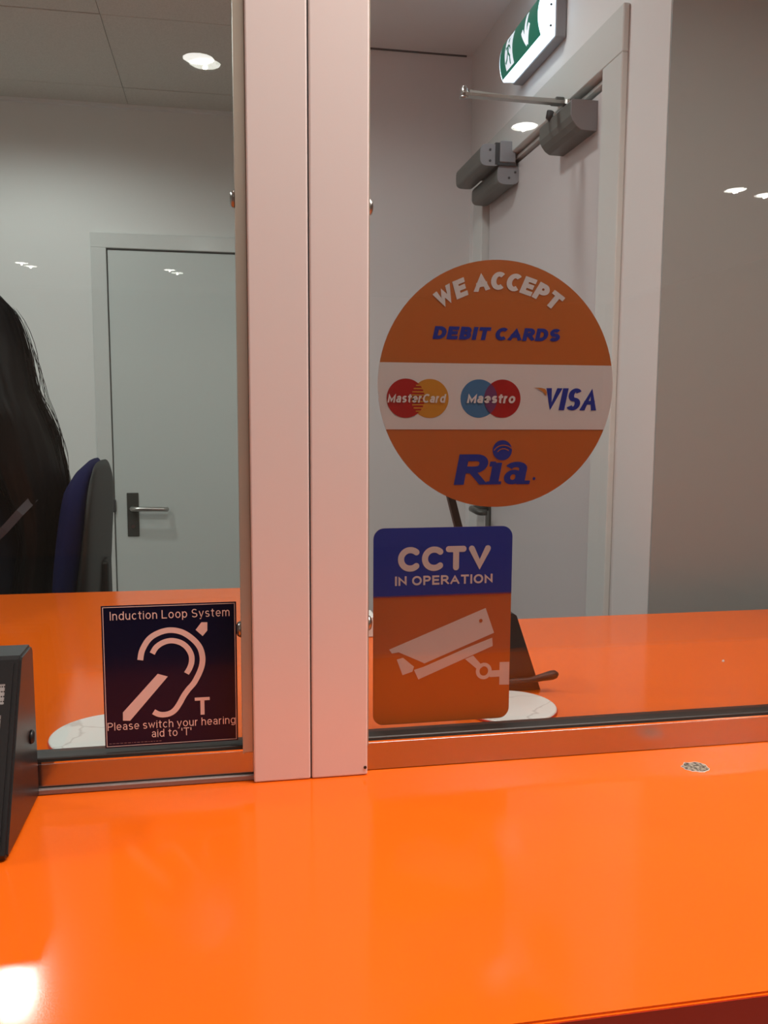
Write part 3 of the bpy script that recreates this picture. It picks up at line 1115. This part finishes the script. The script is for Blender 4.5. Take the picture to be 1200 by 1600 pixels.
def ear(bm, f):
    S = lambda pts, w: stroke(bm, [(x * 100, z * 100) for x, z in pts], w, w, lambda x, y: f(x / 100, y / 100), ext=False)

    def smooth_path(p, n=8):
        out = []
        for i in range(len(p) - 1):
            p0, p1, p2, p3 = p[max(i - 1, 0)], p[i], p[i + 1], p[min(i + 2, len(p) - 1)]
            for k in range(n):
                t = k / n
                out.append(tuple(.5 * ((2 * p1[c]) + (-p0[c] + p2[c]) * t + (2 * p0[c] - 5 * p1[c] + 4 * p2[c] - p3[c]) * t * t + (-p0[c] + 3 * p1[c] - 3 * p2[c] + p3[c]) * t ** 3) for c in (0, 1)))
        return out + [p[-1]]
    S(smooth_path([(-.0298, .0152), (-.0275, .0255), (-.0205, .0366), (-.0105, .0426), (.0003, .0446), (.0115, .0420), (.0213, .0350), (.0283, .0262), (.0310, .0165), (.0306, .0080), (.0280, .0000), (.0225, -.0105), (.0165, -.0175), (.0118, -.0240), (.0070, -.0325), (.0025, -.0385), (-.0025, -.0416), (-.0085, -.0425), (-.0135, -.0416), (-.0182, -.0388)]), .57)
    S(smooth_path([(-.0180, .0214), (-.0140, .0277), (-.0072, .0322), (.0010, .0338), (.0095, .0315), (.0160, .0262), (.0200, .0185), (.0203, .0110), (.0182, .0045), (.0150, -.0008)]), .55)
    poly(bm, [(.0249, .0439), (.0307, .0515), (.0366, .0513), (.0364, .0427), (.0317, .0372)], f)
    poly(bm, [(-.0132, .0003), (-.0034, -.0030), (-.0412, -.0468), (-.0482, -.0463), (-.0480, -.0378)], f)
    poly(bm, [(.0226, -.0265), (.0375, -.0265), (.0375, -.0298), (.0226, -.0298)], f)
    poly(bm, [(.0281, -.0298), (.0321, -.0298), (.0321, -.0448), (.0281, -.0448)], f)


lart('ear_symbol', ear, S_PK, YL - .0003, 'white ear symbol with letter T')
lart('title_lettering', lambda bm, f: text(bm, "Induction Loop System", -.0577, .0568, .0086, .1165, .108, f, gap=.17, space=.34), S_PK, YL - .0003, 'Induction Loop System in thin white letters')
lart('message_lettering', lambda bm, f: (text(bm, "Please switch your hearing", -.0632, -.0560, .0082, .1262, .108, f, gap=.15, space=.30), text(bm, "aid to 'T'", -.0206, -.0655, .0082, .0392, .108, f, gap=.15, space=.34)), S_PK, YL - .0003, "Please switch your hearing aid to 'T' in thin white letters")


def tiny(bm, f):
    random.seed(5)
    x = -.0620
    while x < -.013:
        w0 = random.uniform(.001, .0032)
        poly(bm, [(x, -.0700), (x + w0, -.0700), (x + w0, -.0694), (x, -.0694)], f)
        x += w0 + .0009


lart('small_print', tiny, mat('print_faint', (.30, .2, .2), .5), YL - .0003)

# ------------------------------------------------------------------ black intercom on the counter
ic = thing('intercom', 'black metal intercom box with mesh slots against the left pane', 'intercom', (-.28, .80, CZ))
BX0, BX1 = -.40, -.182
prof = [(.7170, CZ + .0015), (.7155, CZ + .006), (.7930, CZ + .150), (.7975, CZ + .1525), (.8340, CZ + .1525), (.8395, CZ + .147), (.8412, CZ + .0015)]
bm = add_prism(bmesh.new(), prof, 'x', BX0, BX1)
es_ = [e for e in bm.edges if abs(e.verts[0].co.x - e.verts[1].co.x) < 1e-6]
bmesh.ops.bevel(bm, geom=es_, offset=.0022, segments=3, affect='EDGES')
part('housing', bm, M['black'], ic, False)
# sloped front: frame strips around four slots, with silver mesh set behind them
dirv = Vector((0, .7930 - .7155, .150 - .006)).normalized()
nrm = Vector((0, -dirv.z, dirv.y))
base = Vector((0, .7155, CZ + .006))
mesh_m = mat('perforated_mesh', (.5, .5, .5), .35, metal=.8)
b = mesh_m.node_tree.nodes['Principled BSDF']
tc = nd(mesh_m, 'ShaderNodeTexCoord')
vo = nd(mesh_m, 'ShaderNodeTexVoronoi')
vo.inputs['Scale'].default_value = 520
vo.inputs['Randomness'].default_value = 0
rp = nd(mesh_m, 'ShaderNodeValToRGB')
rp.color_ramp.elements[0].position, rp.color_ramp.elements[1].position = .30, .42
rp.color_ramp.elements[0].color, rp.color_ramp.elements[1].color = (.05, .045, .045, 1), (.62, .6, .6, 1)
lk(mesh_m, tc.outputs['Object'], vo.inputs['Vector'])
lk(mesh_m, vo.outputs['Distance'], rp.inputs['Fac'])
lk(mesh_m, rp.outputs['Color'], b.inputs['Base Color'])
SL = [(.1425, .1265), (.1205, .1045), (.0985, .0825), (.0765, .0605)]      # slot spans, metres below... measured up the slope
SL = [(z1 - CZ, z0 - CZ) for z1, z0 in ((1.1440, 1.1280), (1.1200, 1.1040), (1.0965, 1.0810), (1.0740, 1.0585))]
slen = (Vector((0, .7930, CZ + .150)) - base).length


def slope_pt(x, h, d):
    t = (h - .006) / dirv.z
    return base + dirv * t + nrm * d + Vector((x, 0, 0))


def slope_box(bm, x0, x1, h0, h1, d0, d1, slant=0.0):
    V = [bm.verts.new(slope_pt(x + slant * (h - h0), h, d)) for d in (d0, d1) for x, h in ((x0, h0), (x1, h0), (x1, h1), (x0, h1))]
    for q in ((0, 1, 2, 3), (4, 5, 6, 7), (0, 1, 5, 4), (1, 2, 6, 5), (2, 3, 7, 6), (3, 0, 4, 7)):
        bm.faces.new([V[i] for i in q])
    bmesh.ops.recalc_face_normals(bm, faces=bm.faces[:])


bm = bmesh.new()
edges_h = [.147]
for a, b_ in SL:
    edges_h += [a, b_]
edges_h.append(.010)
for i in range(0, len(edges_h), 2):
    slope_box(bm, BX0 + .012, BX1 - .006, edges_h[i + 1], edges_h[i], .0002, .0022)
ends = [.1935, .1950, .1967, .1985]
for (a, b_), e in zip(SL, ends):
    slope_box(bm, -e, BX1 - .006, b_, a, .0002, .0022)
    slope_box(bm, BX0 + .012, BX0 + .024, b_, a, .0002, .0022)
part('front_grille', bm, M['black'], ic)
for (a, b_), e in zip(SL, ends):
    bm = bmesh.new()
    slope_box(bm, BX0 + .024, -e, b_, a, .0001, .0008)
    part('mesh_slot', bm, mesh_m, ic)
bm = bmesh.new()
ring = [[(BX1 + dx_, .8165 + rr * math.cos(2 * PI * k / 16), 1.082 + rr * math.sin(2 * PI * k / 16)) for k in range(16)] for dx_, rr in ((0, .0065), (.0018, .0060), (.0034, .0040), (.0038, .0015))]
part('side_screw', loft(ring), M['black'], ic, True)

# ------------------------------------------------------------------ marble discs on the staff side
for (cx, cy, r, lab) in ((-.1335, .990, .0675, 'round white marbled mat behind the hearing loop notice'), (.3470, 1.003, .0600, 'round white marbled mat behind the CCTV sticker')):
    bm = bmesh.new()
    rg = []
    for (rr, z) in ((r - .001, .0004), (r, .0012), (r, .0036), (r - .0014, .0046)):
        rg.append([(rr * math.cos(2 * PI * k / 56), rr * math.sin(2 * PI * k / 56), z) for k in range(56)])
    t_ = thing('desk_mat', lab, 'desk mat', (cx, cy, CZ), 'marbled desk mats on the counter')
    obj('mat_disc', loft(rg), M['marble'], t_)
    bm = bmesh.new()
    add_tube(bm, [(r * math.cos(2 * PI * k / 56), r * math.sin(2 * PI * k / 56), .0018) for k in range(57)], .0011, 6, False)
    obj('edge_reflection', bm, M['edge'], t_)  # orange band paints the counter's reflection round the mat

# ------------------------------------------------------------------ black desk microphone behind the CCTV sticker
mk = thing('desk_microphone', 'black wedge stand with a slanted stem behind the CCTV sticker', 'microphone', (.36, 1.08, CZ))
bm = add_prism(bmesh.new(), [(.300, CZ + .0004), (.4135, CZ + .0004), (.3775, CZ + .104), (.372, CZ + .107), (.345, CZ + .107), (.322, CZ + .10)], 'y', 1.066, 1.130)
part('base', bm, M['blackp'], mk)
bm = bmesh.new()
bar(bm, (.3500, 1.09, 1.060), (.2800, 1.09, 1.315), .0100, .0092)
part('stem', bm, M['blackp'], mk)
bm = bmesh.new()
add_tube(bm, [(.283, 1.09, 1.304), (.281, 1.088, 1.318), (.276, 1.083, 1.335), (.270, 1.078, 1.352)], [.006, .009, .010, .007], 14)
part('microphone_head', bm, M['blackp'], mk, True)
bm = bmesh.new()
add_tube(bm, [(.330, 1.062, 1.030), (.360, 1.060, 1.0295), (.395, 1.057, 1.0305), (.412, 1.056, 1.034), (.424, 1.055, 1.0365), (.430, 1.055, 1.0375), (.4335, 1.055, 1.038)], [.003, .0034, .0040, .0050, .0064, .0056, .0022], 12)
lv = part('lever', bm, M['blackp'], mk, True)

# small white box at the back edge beside the post
wb = thing('card_box', 'small white box on the counter just right of the post', 'box', (.225, 1.40, CZ))
part('box_body', box(.195, .2415, 1.375, 1.425, CZ + .0003, CZ + .029, .001, 1), M['white'], wb)
part('box_lid', box(.1942, .2423, 1.3742, 1.4258, CZ + .0245, CZ + .0345, .001, 1), M['white'], wb)

# ------------------------------------------------------------------ person and chair
NAVY = mat('blue_seat_fabric', (.004, .006, .055), .85, spec=.2)
bump(NAVY, 900, .25, .0006)
SHELL = mat('black_chair_shell', (.007, .008, .007), .55)
oc = thing('office_chair', 'tall office chair with blue cushion and black back shell', 'chair', (-.56, 2.15, 0))


def cushion(outer_y, zc, hz, xf, xb, e=3.2, n=40, m_=10):
    """upright cushion: superellipse outline in y-z, front surface xf(z), back xb(z)"""
    rings = []
    for side in (0, 1):
        for j in (range(m_ + 1) if side == 0 else range(m_ - 1, -1, -1)):
            s = j / m_
            ss = max(s, .02)
            th = (1 - ss ** 4) ** .5
            row = []
            for k in range(n):
                a = 2 * PI * k / n
                c, q = math.cos(a), math.sin(a)
                y = outer_y * math.copysign(abs(c) ** (2 / e), c) * ss
                z = zc + hz * math.copysign(abs(q) ** (2 / e), q) * ss
                f_, b_ = xf(z), xb(z)
                mid = (f_ + b_) / 2
                row.append((mid + (f_ - b_) / 2 * th * (1 if side == 0 else -1), 2.15 + y, z))
            rings.append(row)
    return loft(rings)


def interp(tab):
    tab = sorted(tab)

    def f(z):
        if z <= tab[0][0]:
            return tab[0][1]
        for (a, va), (b_, vb) in zip(tab, tab[1:]):
            if z <= b_:
                return va + (vb - va) * (z - a) / (b_ - a)
        return tab[-1][1]
    return f


xf = interp([(.80, -.405), (.86, -.405), (.946, -.3985), (1.05, -.386), (1.207, -.365), (1.275, -.335)])
xm = interp([(.86, -.342), (.944, -.332), (1.02, -.3195), (1.13, -.300), (1.275, -.290)])
xb = interp([(.86, -.302), (.942, -.297), (1.10, -.290), (1.237, -.281), (1.275, -.284)])
xfm = lambda z: xm(z) - .002
part('back_cushion', cushion(.215, 1.075, .199, xf, lambda z: xm(z) + .006), NAVY, oc, True)
part('back_shell', cushion(.225, 1.070, .200, lambda z: xm(z) - .012, xb), SHELL, oc, True)
bm = bmesh.new()
add_box(bm, -.328, -.280, 2.115, 2.185, .70, 1.03, .008, 2)
add_box(bm, -.62, -.285, 2.12, 2.18, .695, .72, .006, 2)
part('back_bracket', bm, SHELL, oc)
bm = bmesh.new()
rg = []
for rr, z in ((.80, .735), (.97, .745), (1.0, .775), (.98, .805), (.90, .825), (.5, .832)):
    rg.append([(-.62 + .235 * rr * math.copysign(abs(math.cos(2 * PI * k / 40)) ** .6, math.cos(2 * PI * k / 40)), 2.15 + .235 * rr * math.copysign(abs(math.sin(2 * PI * k / 40)) ** .6, math.sin(2 * PI * k / 40)), z) for k in range(40)])
part('seat', loft(rg), NAVY, oc, True)
bm = bmesh.new()
add_cyl(bm, (-.60, 2.15, .10), (-.60, 2.15, .73), .025, n=20)
add_cyl(bm, (-.60, 2.15, .08), (-.60, 2.15, .42), .036, n=20)
part('gas_column', bm, SHELL, oc, True)
bm = bmesh.new()
add_tube(bm, [(-.60 + .27 * math.cos(2 * PI * k / 40), 2.15 + .27 * math.sin(2 * PI * k / 40), .40) for k in range(41)], .011, 10, False)
for a in (0, 120, 240):
    add_cyl(bm, (-.60, 2.15, .40), (-.60 + .265 * math.cos(R(a)), 2.15 + .265 * math.sin(R(a)), .40), .008, n=10)
part('foot_ring', bm, M['chrome'], oc, True)
for q in range(5):
    a = R(72 * q + 20)
    bm = bmesh.new()
    add_tube(bm, [(-.60 + .03 * math.cos(a), 2.15 + .03 * math.sin(a), .11), (-.60 + .18 * math.cos(a), 2.15 + .18 * math.sin(a), .095), (-.60 + .30 * math.cos(a), 2.15 + .30 * math.sin(a), .072)], [.024, .02, .015], 10)
    part('base_leg', bm, SHELL, oc, True)
    cx, cy = -.60 + .30 * math.cos(a), 2.15 + .30 * math.sin(a)
    bm = bmesh.new()
    for s in (-1, 1):
        p = Vector((cx, cy, .027)) + Vector((-math.sin(a), math.cos(a), 0)) * .012 * s
        add_cyl(bm, p - Vector((-math.sin(a), math.cos(a), 0)) * .008, p + Vector((-math.sin(a), math.cos(a), 0)) * .008, .027, n=16)
    add_cyl(bm, (cx, cy, .03), (cx, cy, .075), .007, n=8)
    part('castor', bm, SHELL, oc, True)

SKIN = mat('skin', (.42, .24, .16), .5)
HAIR = mat('black_hair', (.0025, .002, .0025), .5, spec=.2)
bump(HAIR, 60, .07, .002, (6, 6, .25), 3)
SHIRT = mat('dark_navy_cloth', (.006, .009, .020), .85, spec=.2)
bump(SHIRT, 700, .2, .0006)
TROU = mat('black_trousers', (.010, .010, .011), .85, spec=.2)
SHOE = mat('black_shoe', (.012, .011, .011), .4)
STRAP = mat('grey_strap', (.045, .040, .052), .6)
LIP = mat('lips', (.35, .10, .09), .45)
EYE = mat('eye_white', (.7, .7, .68), .2)
PUP = mat('iris', (.015, .009, .006), .15)

Y0 = 2.15
pr = thing('person', 'person with long black hair seated sideways at the left edge', 'person', (-.58, Y0, .40))


def skin_mesh(name, nodes, edges, m_, root_i=0, lev=2):
    me = bpy.data.meshes.new(name)
    me.from_pydata([n_[:3] for n_ in nodes], edges, [])
    o = bpy.data.objects.new(name, me)
    COL.objects.link(o)
    me.materials.append(m_)
    md = o.modifiers.new('skin', 'SKIN')
    md.use_smooth_shade = True
    for i, n_ in enumerate(nodes):
        r = n_[3] if isinstance(n_[3], tuple) else (n_[3], n_[3])
        me.skin_vertices[0].data[i].radius = r
        me.skin_vertices[0].data[i].use_root = (i == root_i)
    s = o.modifiers.new('sub', 'SUBSURF')
    s.levels = s.render_levels = lev
    return o


def bake(o):
    dg = bpy.context.evaluated_depsgraph_get()
    ev = o.evaluated_get(dg)
    me = bpy.data.meshes.new_from_object(ev)
    nm = o.name
    mats = [s.material for s in o.material_slots]
    bpy.data.objects.remove(o)
    return me


def body_nodes(extra):
    """skeleton used for the body and, grown a little, for the clothes"""
    N = {}
    N['pelvis'] = (-.590, Y0, .962, .100)
    N['waist'] = (-.570, Y0, 1.08, .105)
    N['chest'] = (-.570, Y0, 1.26, .120)
    N['upper'] = (-.580, Y0, 1.405, .080)
    N['neck0'] = (-.595, Y0, 1.475, .052)
    N['neck1'] = (-.615, Y0, 1.535, .050)
    N['headc'] = (-.632, Y0, 1.60, .066)
    for s, t in ((-1, 'l'), (1, 'r')):
        N['sh' + t] = (-.575, Y0 + s * .155, 1.410, .056)
        N['el' + t] = (-.640, Y0 + s * .205, 1.130, .043)
        N['wr' + t] = (-.860, Y0 + s * .130, 1.045, .028)
        N['pa' + t] = (-.925, Y0 + s * .110, 1.030, .030)
        N['hip' + t] = (-.640, Y0 + s * .085, .930, .086)
        N['kn' + t] = (-1.010, Y0 + s * .110, .915, .060)
        N['ca' + t] = (-.950, Y0 + s * .110, .70, .052)
        N['an' + t] = (-.890, Y0 + s * .110, .480, .037)
        N['to' + t] = (-1.02, Y0 + s * .120, .430, .030)
    return N


EDG = [('pelvis', 'waist'), ('waist', 'chest'), ('chest', 'upper'), ('upper', 'neck0'), ('neck0', 'neck1'), ('neck1', 'headc')]
for t in 'lr':
    EDG += [('upper', 'sh' + t), ('sh' + t, 'el' + t), ('el' + t, 'wr' + t), ('wr' + t, 'pa' + t), ('pelvis', 'hip' + t), ('hip' + t, 'kn' + t), ('kn' + t, 'ca' + t), ('ca' + t, 'an' + t), ('an' + t, 'to' + t)]


def skin_from(name, keep, grow, m_, root, lev=2, override=None):
    N = body_nodes(0)
    if override:
        N.update(override)
    keys = [k for k in N if keep is None or k in keep]
    idx = {k: i for i, k in enumerate(keys)}
    nodes = [(N[k][0], N[k][1], N[k][2], N[k][3] + grow) for k in keys]
    ed = [(idx[a], idx[b_]) for a, b_ in EDG if a in idx and b_ in idx]
    return skin_mesh(name, nodes, ed, m_, idx[root], lev)


bo = skin_from('body_base', None, -.006, SKIN, 'pelvis', override={'pelvis': (-.60, Y0, .955, .080), 'hipl': (-.640, Y0 - .080, .925, .068), 'hipr': (-.640, Y0 + .080, .925, .068), 'waist': (-.575, Y0, 1.08, .090)})
me_body = bake(bo)
# head: a sphere drawn into a face that looks along -x
bm = bmesh.new()
bm.from_mesh(me_body)
hb = bmesh.new()
bmesh.ops.create_uvsphere(hb, u_segments=36, v_segments=28, radius=1.0)
HCx, HCz = -.646, 1.642
for v in hb.verts:
    x, y, z = v.co
    fx = -x                                   # forward
    X = x * .096
    Yv = y * .074
    Zv = z * .112
    if z < -.2:                               # jaw and chin narrow
        t = min(1, (-z - .2) / .8)
        Yv *= 1 - .38 * t
        X = X * (1 - .20 * t) - .012 * t
    if fx > .3:
        X -= .018 * math.exp(-((y / .16) ** 2) - (((z + .12) / .14) ** 2))       # nose
        X += .007 * (math.exp(-(((y - .38) / .16) ** 2) - (((z - .08) / .10) ** 2)) + math.exp(-(((y + .38) / .16) ** 2) - (((z - .08) / .10) ** 2)))
        X -= .004 * math.exp(-((y / .30) ** 2) - (((z + .48) / .07) ** 2))        # lips
        X -= .005 * math.exp(-((y / .28) ** 2) - (((z + .80) / .10) ** 2))        # chin
    v.co = Vector((HCx + X, Y0 + Yv, HCz + Zv))
for s in (-1, 1):                             # ears
    bmesh.ops.create_uvsphere(hb, u_segments=12, v_segments=8, radius=1.0, matrix=Matrix.Translation((HCx + .008, Y0 + s * .073, HCz - .012)) @ Matrix.Diagonal((.016, .010, .030, 1)))
tmp = bpy.data.meshes.new('tmp')
hb.to_mesh(tmp)
hb.free()
bm.from_mesh(tmp)
bpy.data.meshes.remove(tmp)
# hands: four fingers and a thumb each, curled over the thighs
for s in (-1, 1):
    px, py, pz = -.925, Y0 + s * .110, 1.030
    for q, (off, ln) in enumerate(((-.030, .066), (-.010, .076), (.010, .072), (.029, .056))):
        y = py + off
        add_tube(bm, [(px + .012, y * .75 + py * .25, pz + .002), (px - .028, y, pz + .004), (px - .028 - ln * .45, y, pz - .006), (px - .028 - ln * .8, y, pz - .026), (px - .028 - ln * .9, y, pz - .040)], [.0095, .0092, .0086, .0078, .005], 10)
    add_tube(bm, [(px + .022, py - s * .020, pz), (px - .002, py - s * .042, pz - .006), (px - .026, py - s * .050, pz - .014), (px - .040, py - s * .050, pz - .020)], [.012, .0115, .010, .006], 10)
me2 = bpy.data.meshes.new('body')
bm.to_mesh(me2)
bm.free()
for p in me2.polygons:
    p.use_smooth = True
ob = bpy.data.objects.new('body', me2)
COL.objects.link(ob)
me2.materials.clear()
me2.materials.append(SKIN)
place(ob, pr)


def baked_part(o, name, m_):
    me = bake(o)
    me.name = name
    for p in me.polygons:
        p.use_smooth = True
    o2 = bpy.data.objects.new(name, me)
    COL.objects.link(o2)
    me.materials.clear()
    me.materials.append(m_)
    return place(o2, pr)


baked_part(skin_from('top_base', {'pelvis', 'waist', 'chest', 'upper', 'neck0', 'shl', 'ell', 'wrl', 'shr', 'elr', 'wrr'}, .008, SHIRT, 'pelvis', override={'neck0': (-.588, Y0, 1.452, .058), 'pelvis': (-.592, Y0, .890, .142)}), 'top', SHIRT)
baked_part(skin_from('trouser_base', {'pelvis', 'hipl', 'knl', 'cal', 'anl', 'hipr', 'knr', 'car', 'anr'}, .009, TROU, 'pelvis'), 'trousers', TROU)
for s in (-1, 1):
    bm = bmesh.new()
    rg = []
    for (x, hw, z0, z1) in ((-.862, .022, .424, .500), (-.875, .036, .416, .505), (-.915, .040, .414, .495), (-.96, .042, .411, .470), (-1.01, .044, .410, .455), (-1.05, .036, .410, .445), (-1.068, .018, .413, .435)):
        rg.append([(x, Y0 + s * .113 + hw * math.cos(2 * PI * k / 16), (z0 + z1) / 2 + (z1 - z0) / 2 * math.sin(2 * PI * k / 16)) for k in range(16)])
    part('shoe', loft(rg), SHOE, pr, True)
for s in (-1, 1):
    bm = bmesh.new()
    bmesh.ops.create_uvsphere(bm, u_segments=14, v_segments=10, radius=.0105, matrix=Matrix.Translation((HCx - .0745, Y0 + s * .028, HCz + .009)))
    e_ = part('eye', bm, EYE, pr, True)
    bm = bmesh.new()
    bmesh.ops.create_uvsphere(bm, u_segments=12, v_segments=8, radius=.0055, matrix=Matrix.Translation((HCx - .0805, Y0 + s * .028, HCz + .009)))
    sub('iris', bm, PUP, e_, True)
bm = bmesh.new()
add_tube(bm, [(HCx - .083, Y0 - .022, HCz - .054), (HCx - .095, Y0 - .010, HCz - .0525), (HCx - .0975, Y0, HCz - .054), (HCx - .095, Y0 + .010, HCz - .0525), (HCx - .083, Y0 + .022, HCz - .054)], [.002, .0045, .005, .0045, .002], 8)
part('lips', bm, LIP, pr, True)

# hair: a cap over the skull that falls down the back
edge = interp([(.92, -.400), (1.00, -.392), (1.06, -.388), (1.12, -.380), (1.207, -.3690), (1.238, -.3760), (1.29, -.3860), (1.344, -.4010), (1.42, -.4330), (1.53, -.4500), (1.59, -.4640), (1.6246, -.4810), (1.65, -.5070), (1.69, -.545), (1.73, -.585), (1.755, -.62)])
hairline = interp([(1.56, .0), (1.66, -.030), (1.695, -.070), (1.72, -.088), (1.75, -.070), (1.768, -.030)])
lowx = interp([(.92, -.515), (1.08, -.478), (1.15, -.490), (1.25, -.531)])
rings = []
NH = 72
random.seed(11)
ph = [random.uniform(0, 2 * PI) for _ in range(6)]
for i in range(44):
    z = 1.768 - (1.768 - .925) * i / 43
    xr = min(edge(z), xf(z) - .004) if z < 1.26 else edge(z)
    if z > 1.56:
        t = max(0, min(1, (1.772 - z) / .12))
        hy = .092 * math.sqrt(max(.02, 1 - (1 - t) ** 2))
        xl = HCx + hairline(z)
        if z > 1.70:
            xr = max(xr, HCx + .108 * math.sqrt(max(.02, 1 - ((z - 1.655) / .118) ** 2)))
    else:
        t = min(1, (1.56 - z) / .18)
        hy = .099 + .058 * t
        xl = -.646 + .115 * t
        hy = .092 + .065 * t
        if z < 1.25:
            xl = lowx(z)
            hy = .157 - (1.25 - z) * .16
    if xl > xr - .03:
        xl = xr - .03
    cx, hx = (xl + xr) / 2, (xr - xl) / 2
    row = []
    for k in range(NH):
        a = 2 * PI * k / NH
        wob = 1 + .020 * math.sin(9 * a + ph[0] + z * 3) + .016 * math.sin(17 * a + ph[1] - z * 4) + .010 * math.sin(31 * a + ph[2])
        if abs(((a + PI) % (2 * PI)) - PI) < .35:
            wob = 1 + (wob - 1) * .4
        row.append((cx + hx * math.cos(a) * wob, Y0 + hy * math.sin(a) * wob, z))
    rings.append(row)
part('hair', loft(rings), HAIR, pr, True)
bm = bmesh.new()
random.seed(21)
for q in range(46):
    z1 = random.uniform(1.40, 1.69)
    z0 = z1 - random.uniform(.18, .34)
    z0 = max(z0, 1.17)
    off0, off1 = random.uniform(-.004, .003), random.uniform(.0, .016)
    yy = random.uniform(-.06, .06)
    pts = []
    for k in range(9):
        t = k / 8
        z = z1 + (z0 - z1) * t
        pts.append((edge(z) + off0 + (off1 - off0) * math.sin(t * PI) ** 1.2 - .004 * abs(yy) * 10 * .2, Y0 + yy + .01 * math.sin(3 * t + q), z))
    add_tube(bm, pts, [.0003] + [.00075] * 7 + [.0003], 5)
tag(part('loose_hair', bm, HAIR, pr), kind='stuff')
# strap across the side of the body
bm = bmesh.new()
V = []
for (x, y, z) in ((-.405, 2.040, 1.215), (-.420, 2.010, 1.193), (-.447, 1.992, 1.163), (-.480, 1.990, 1.126), (-.515, 1.998, 1.093), (-.560, 2.010, 1.055), (-.62, 2.03, 1.02)):
    d = Vector((.7, 0, -.7)) * .009
    for a in (0, .003):
        V.append((Vector((x, y + a, z)) - d, Vector((x, y + a, z)) + d))
for i in range(0, len(V) - 2, 2):
    a, b_ = V[i], V[i + 2]
    c_, d_ = V[i + 1], V[i + 3]
    q = [bm.verts.new(p) for p in (a[0], a[1], b_[1], b_[0])]
    bm.faces.new(q)
    q2 = [bm.verts.new(p) for p in (c_[0], c_[1], d_[1], d_[0])]
    bm.faces.new(q2[::-1])
    bm.faces.new((q[0], q[3], q2[3], q2[0]))
    bm.faces.new((q[1], q2[1], q2[2], q[2]))
bmesh.ops.remove_doubles(bm, verts=bm.verts[:], dist=1e-5)
bmesh.ops.recalc_face_normals(bm, faces=bm.faces[:])
part('shoulder_strap', bm, STRAP, pr)


# ------------------------------------------------------------------ recessed downlights, each with its lamp
def downlight(x, y, watts, col, label, group, cone=166, soft=.05):
    d = thing('downlight', label, 'downlight', (x, y, HC - .004), group)
    bm = bmesh.new()
    ring = []
    for rr, z in ((.064, .004), (.064, -.001), (.060, -.004), (.053, -.004), (.051, .002)):
        ring.append([(rr * math.cos(2 * PI * k / 32), rr * math.sin(2 * PI * k / 32), z) for k in range(32)])
    obj('trim_ring', loft(ring, False, False), M['lampwhite'], d, True)
    bm = bmesh.new()
    bmesh.ops.create_circle(bm, cap_ends=True, segments=32, radius=.0515, matrix=Matrix.Translation((0, 0, -.0005)))
    face_out(bm, Vector((0, 0, -1)))
    obj('diffuser', bm, M['disc'], d)
    l = bpy.data.lights.new('downlight_lamp', 'SPOT')
    l.energy = watts
    l.color = col
    l.spot_size = R(cone)
    l.spot_blend = .45
    l.shadow_soft_size = soft
    o = bpy.data.objects.new('downlight_lamp', l)
    COL.objects.link(o)
    o.parent = d
    o.location = (0, 0, -.012)
    return d


for (x, y, wt, c_), lab in zip(STAFF_LIGHTS, ('round downlight in the tiled ceiling left of the staff door', 'round downlight in the tiled ceiling just behind the glass', 'round downlight in the plaster ceiling by the fire exit', 'round downlight in the tiled ceiling over the left counter')):
    downlight(x, y, wt, c_, lab, 'downlights in the staff room ceiling')
SHOP_LABELS = ['customer side ceiling downlight mirrored high in the left pane',
               'customer side ceiling downlight mirrored over the exit door head',
               'customer side ceiling downlight mirrored on the plain wall right of the pier',
               'distant customer side downlight mirrored left of the staff door frame',
               'distant customer side downlight mirrored near the top of the staff door',
               'distant customer side downlight mirrored beside the left edge of the post',
               'customer side ceiling downlight mirrored at the far right edge of the glass',
               'customer side ceiling downlight left of the counter screen']
for (x, y, wt, c_), lab in zip(SHOP_LIGHTS, SHOP_LABELS):
    downlight(x, y, wt, c_, lab, 'downlights over the customer area', soft=.006)
pn = thing('fill_panel', 'added fill light panel, out of view over the customer counter', 'light panel', (.72, .55, HC))  # unseen panel added to throw soft light on the counter
part('fill_panel_frame', box(.115, 1.325, .290, .810, HC - .012, HC, .002, 1), M['lampwhite'], pn)
part('fill_diffuser', box(.145, 1.295, .32, .78, HC - .0135, HC - .0115), M['panel'], pn)
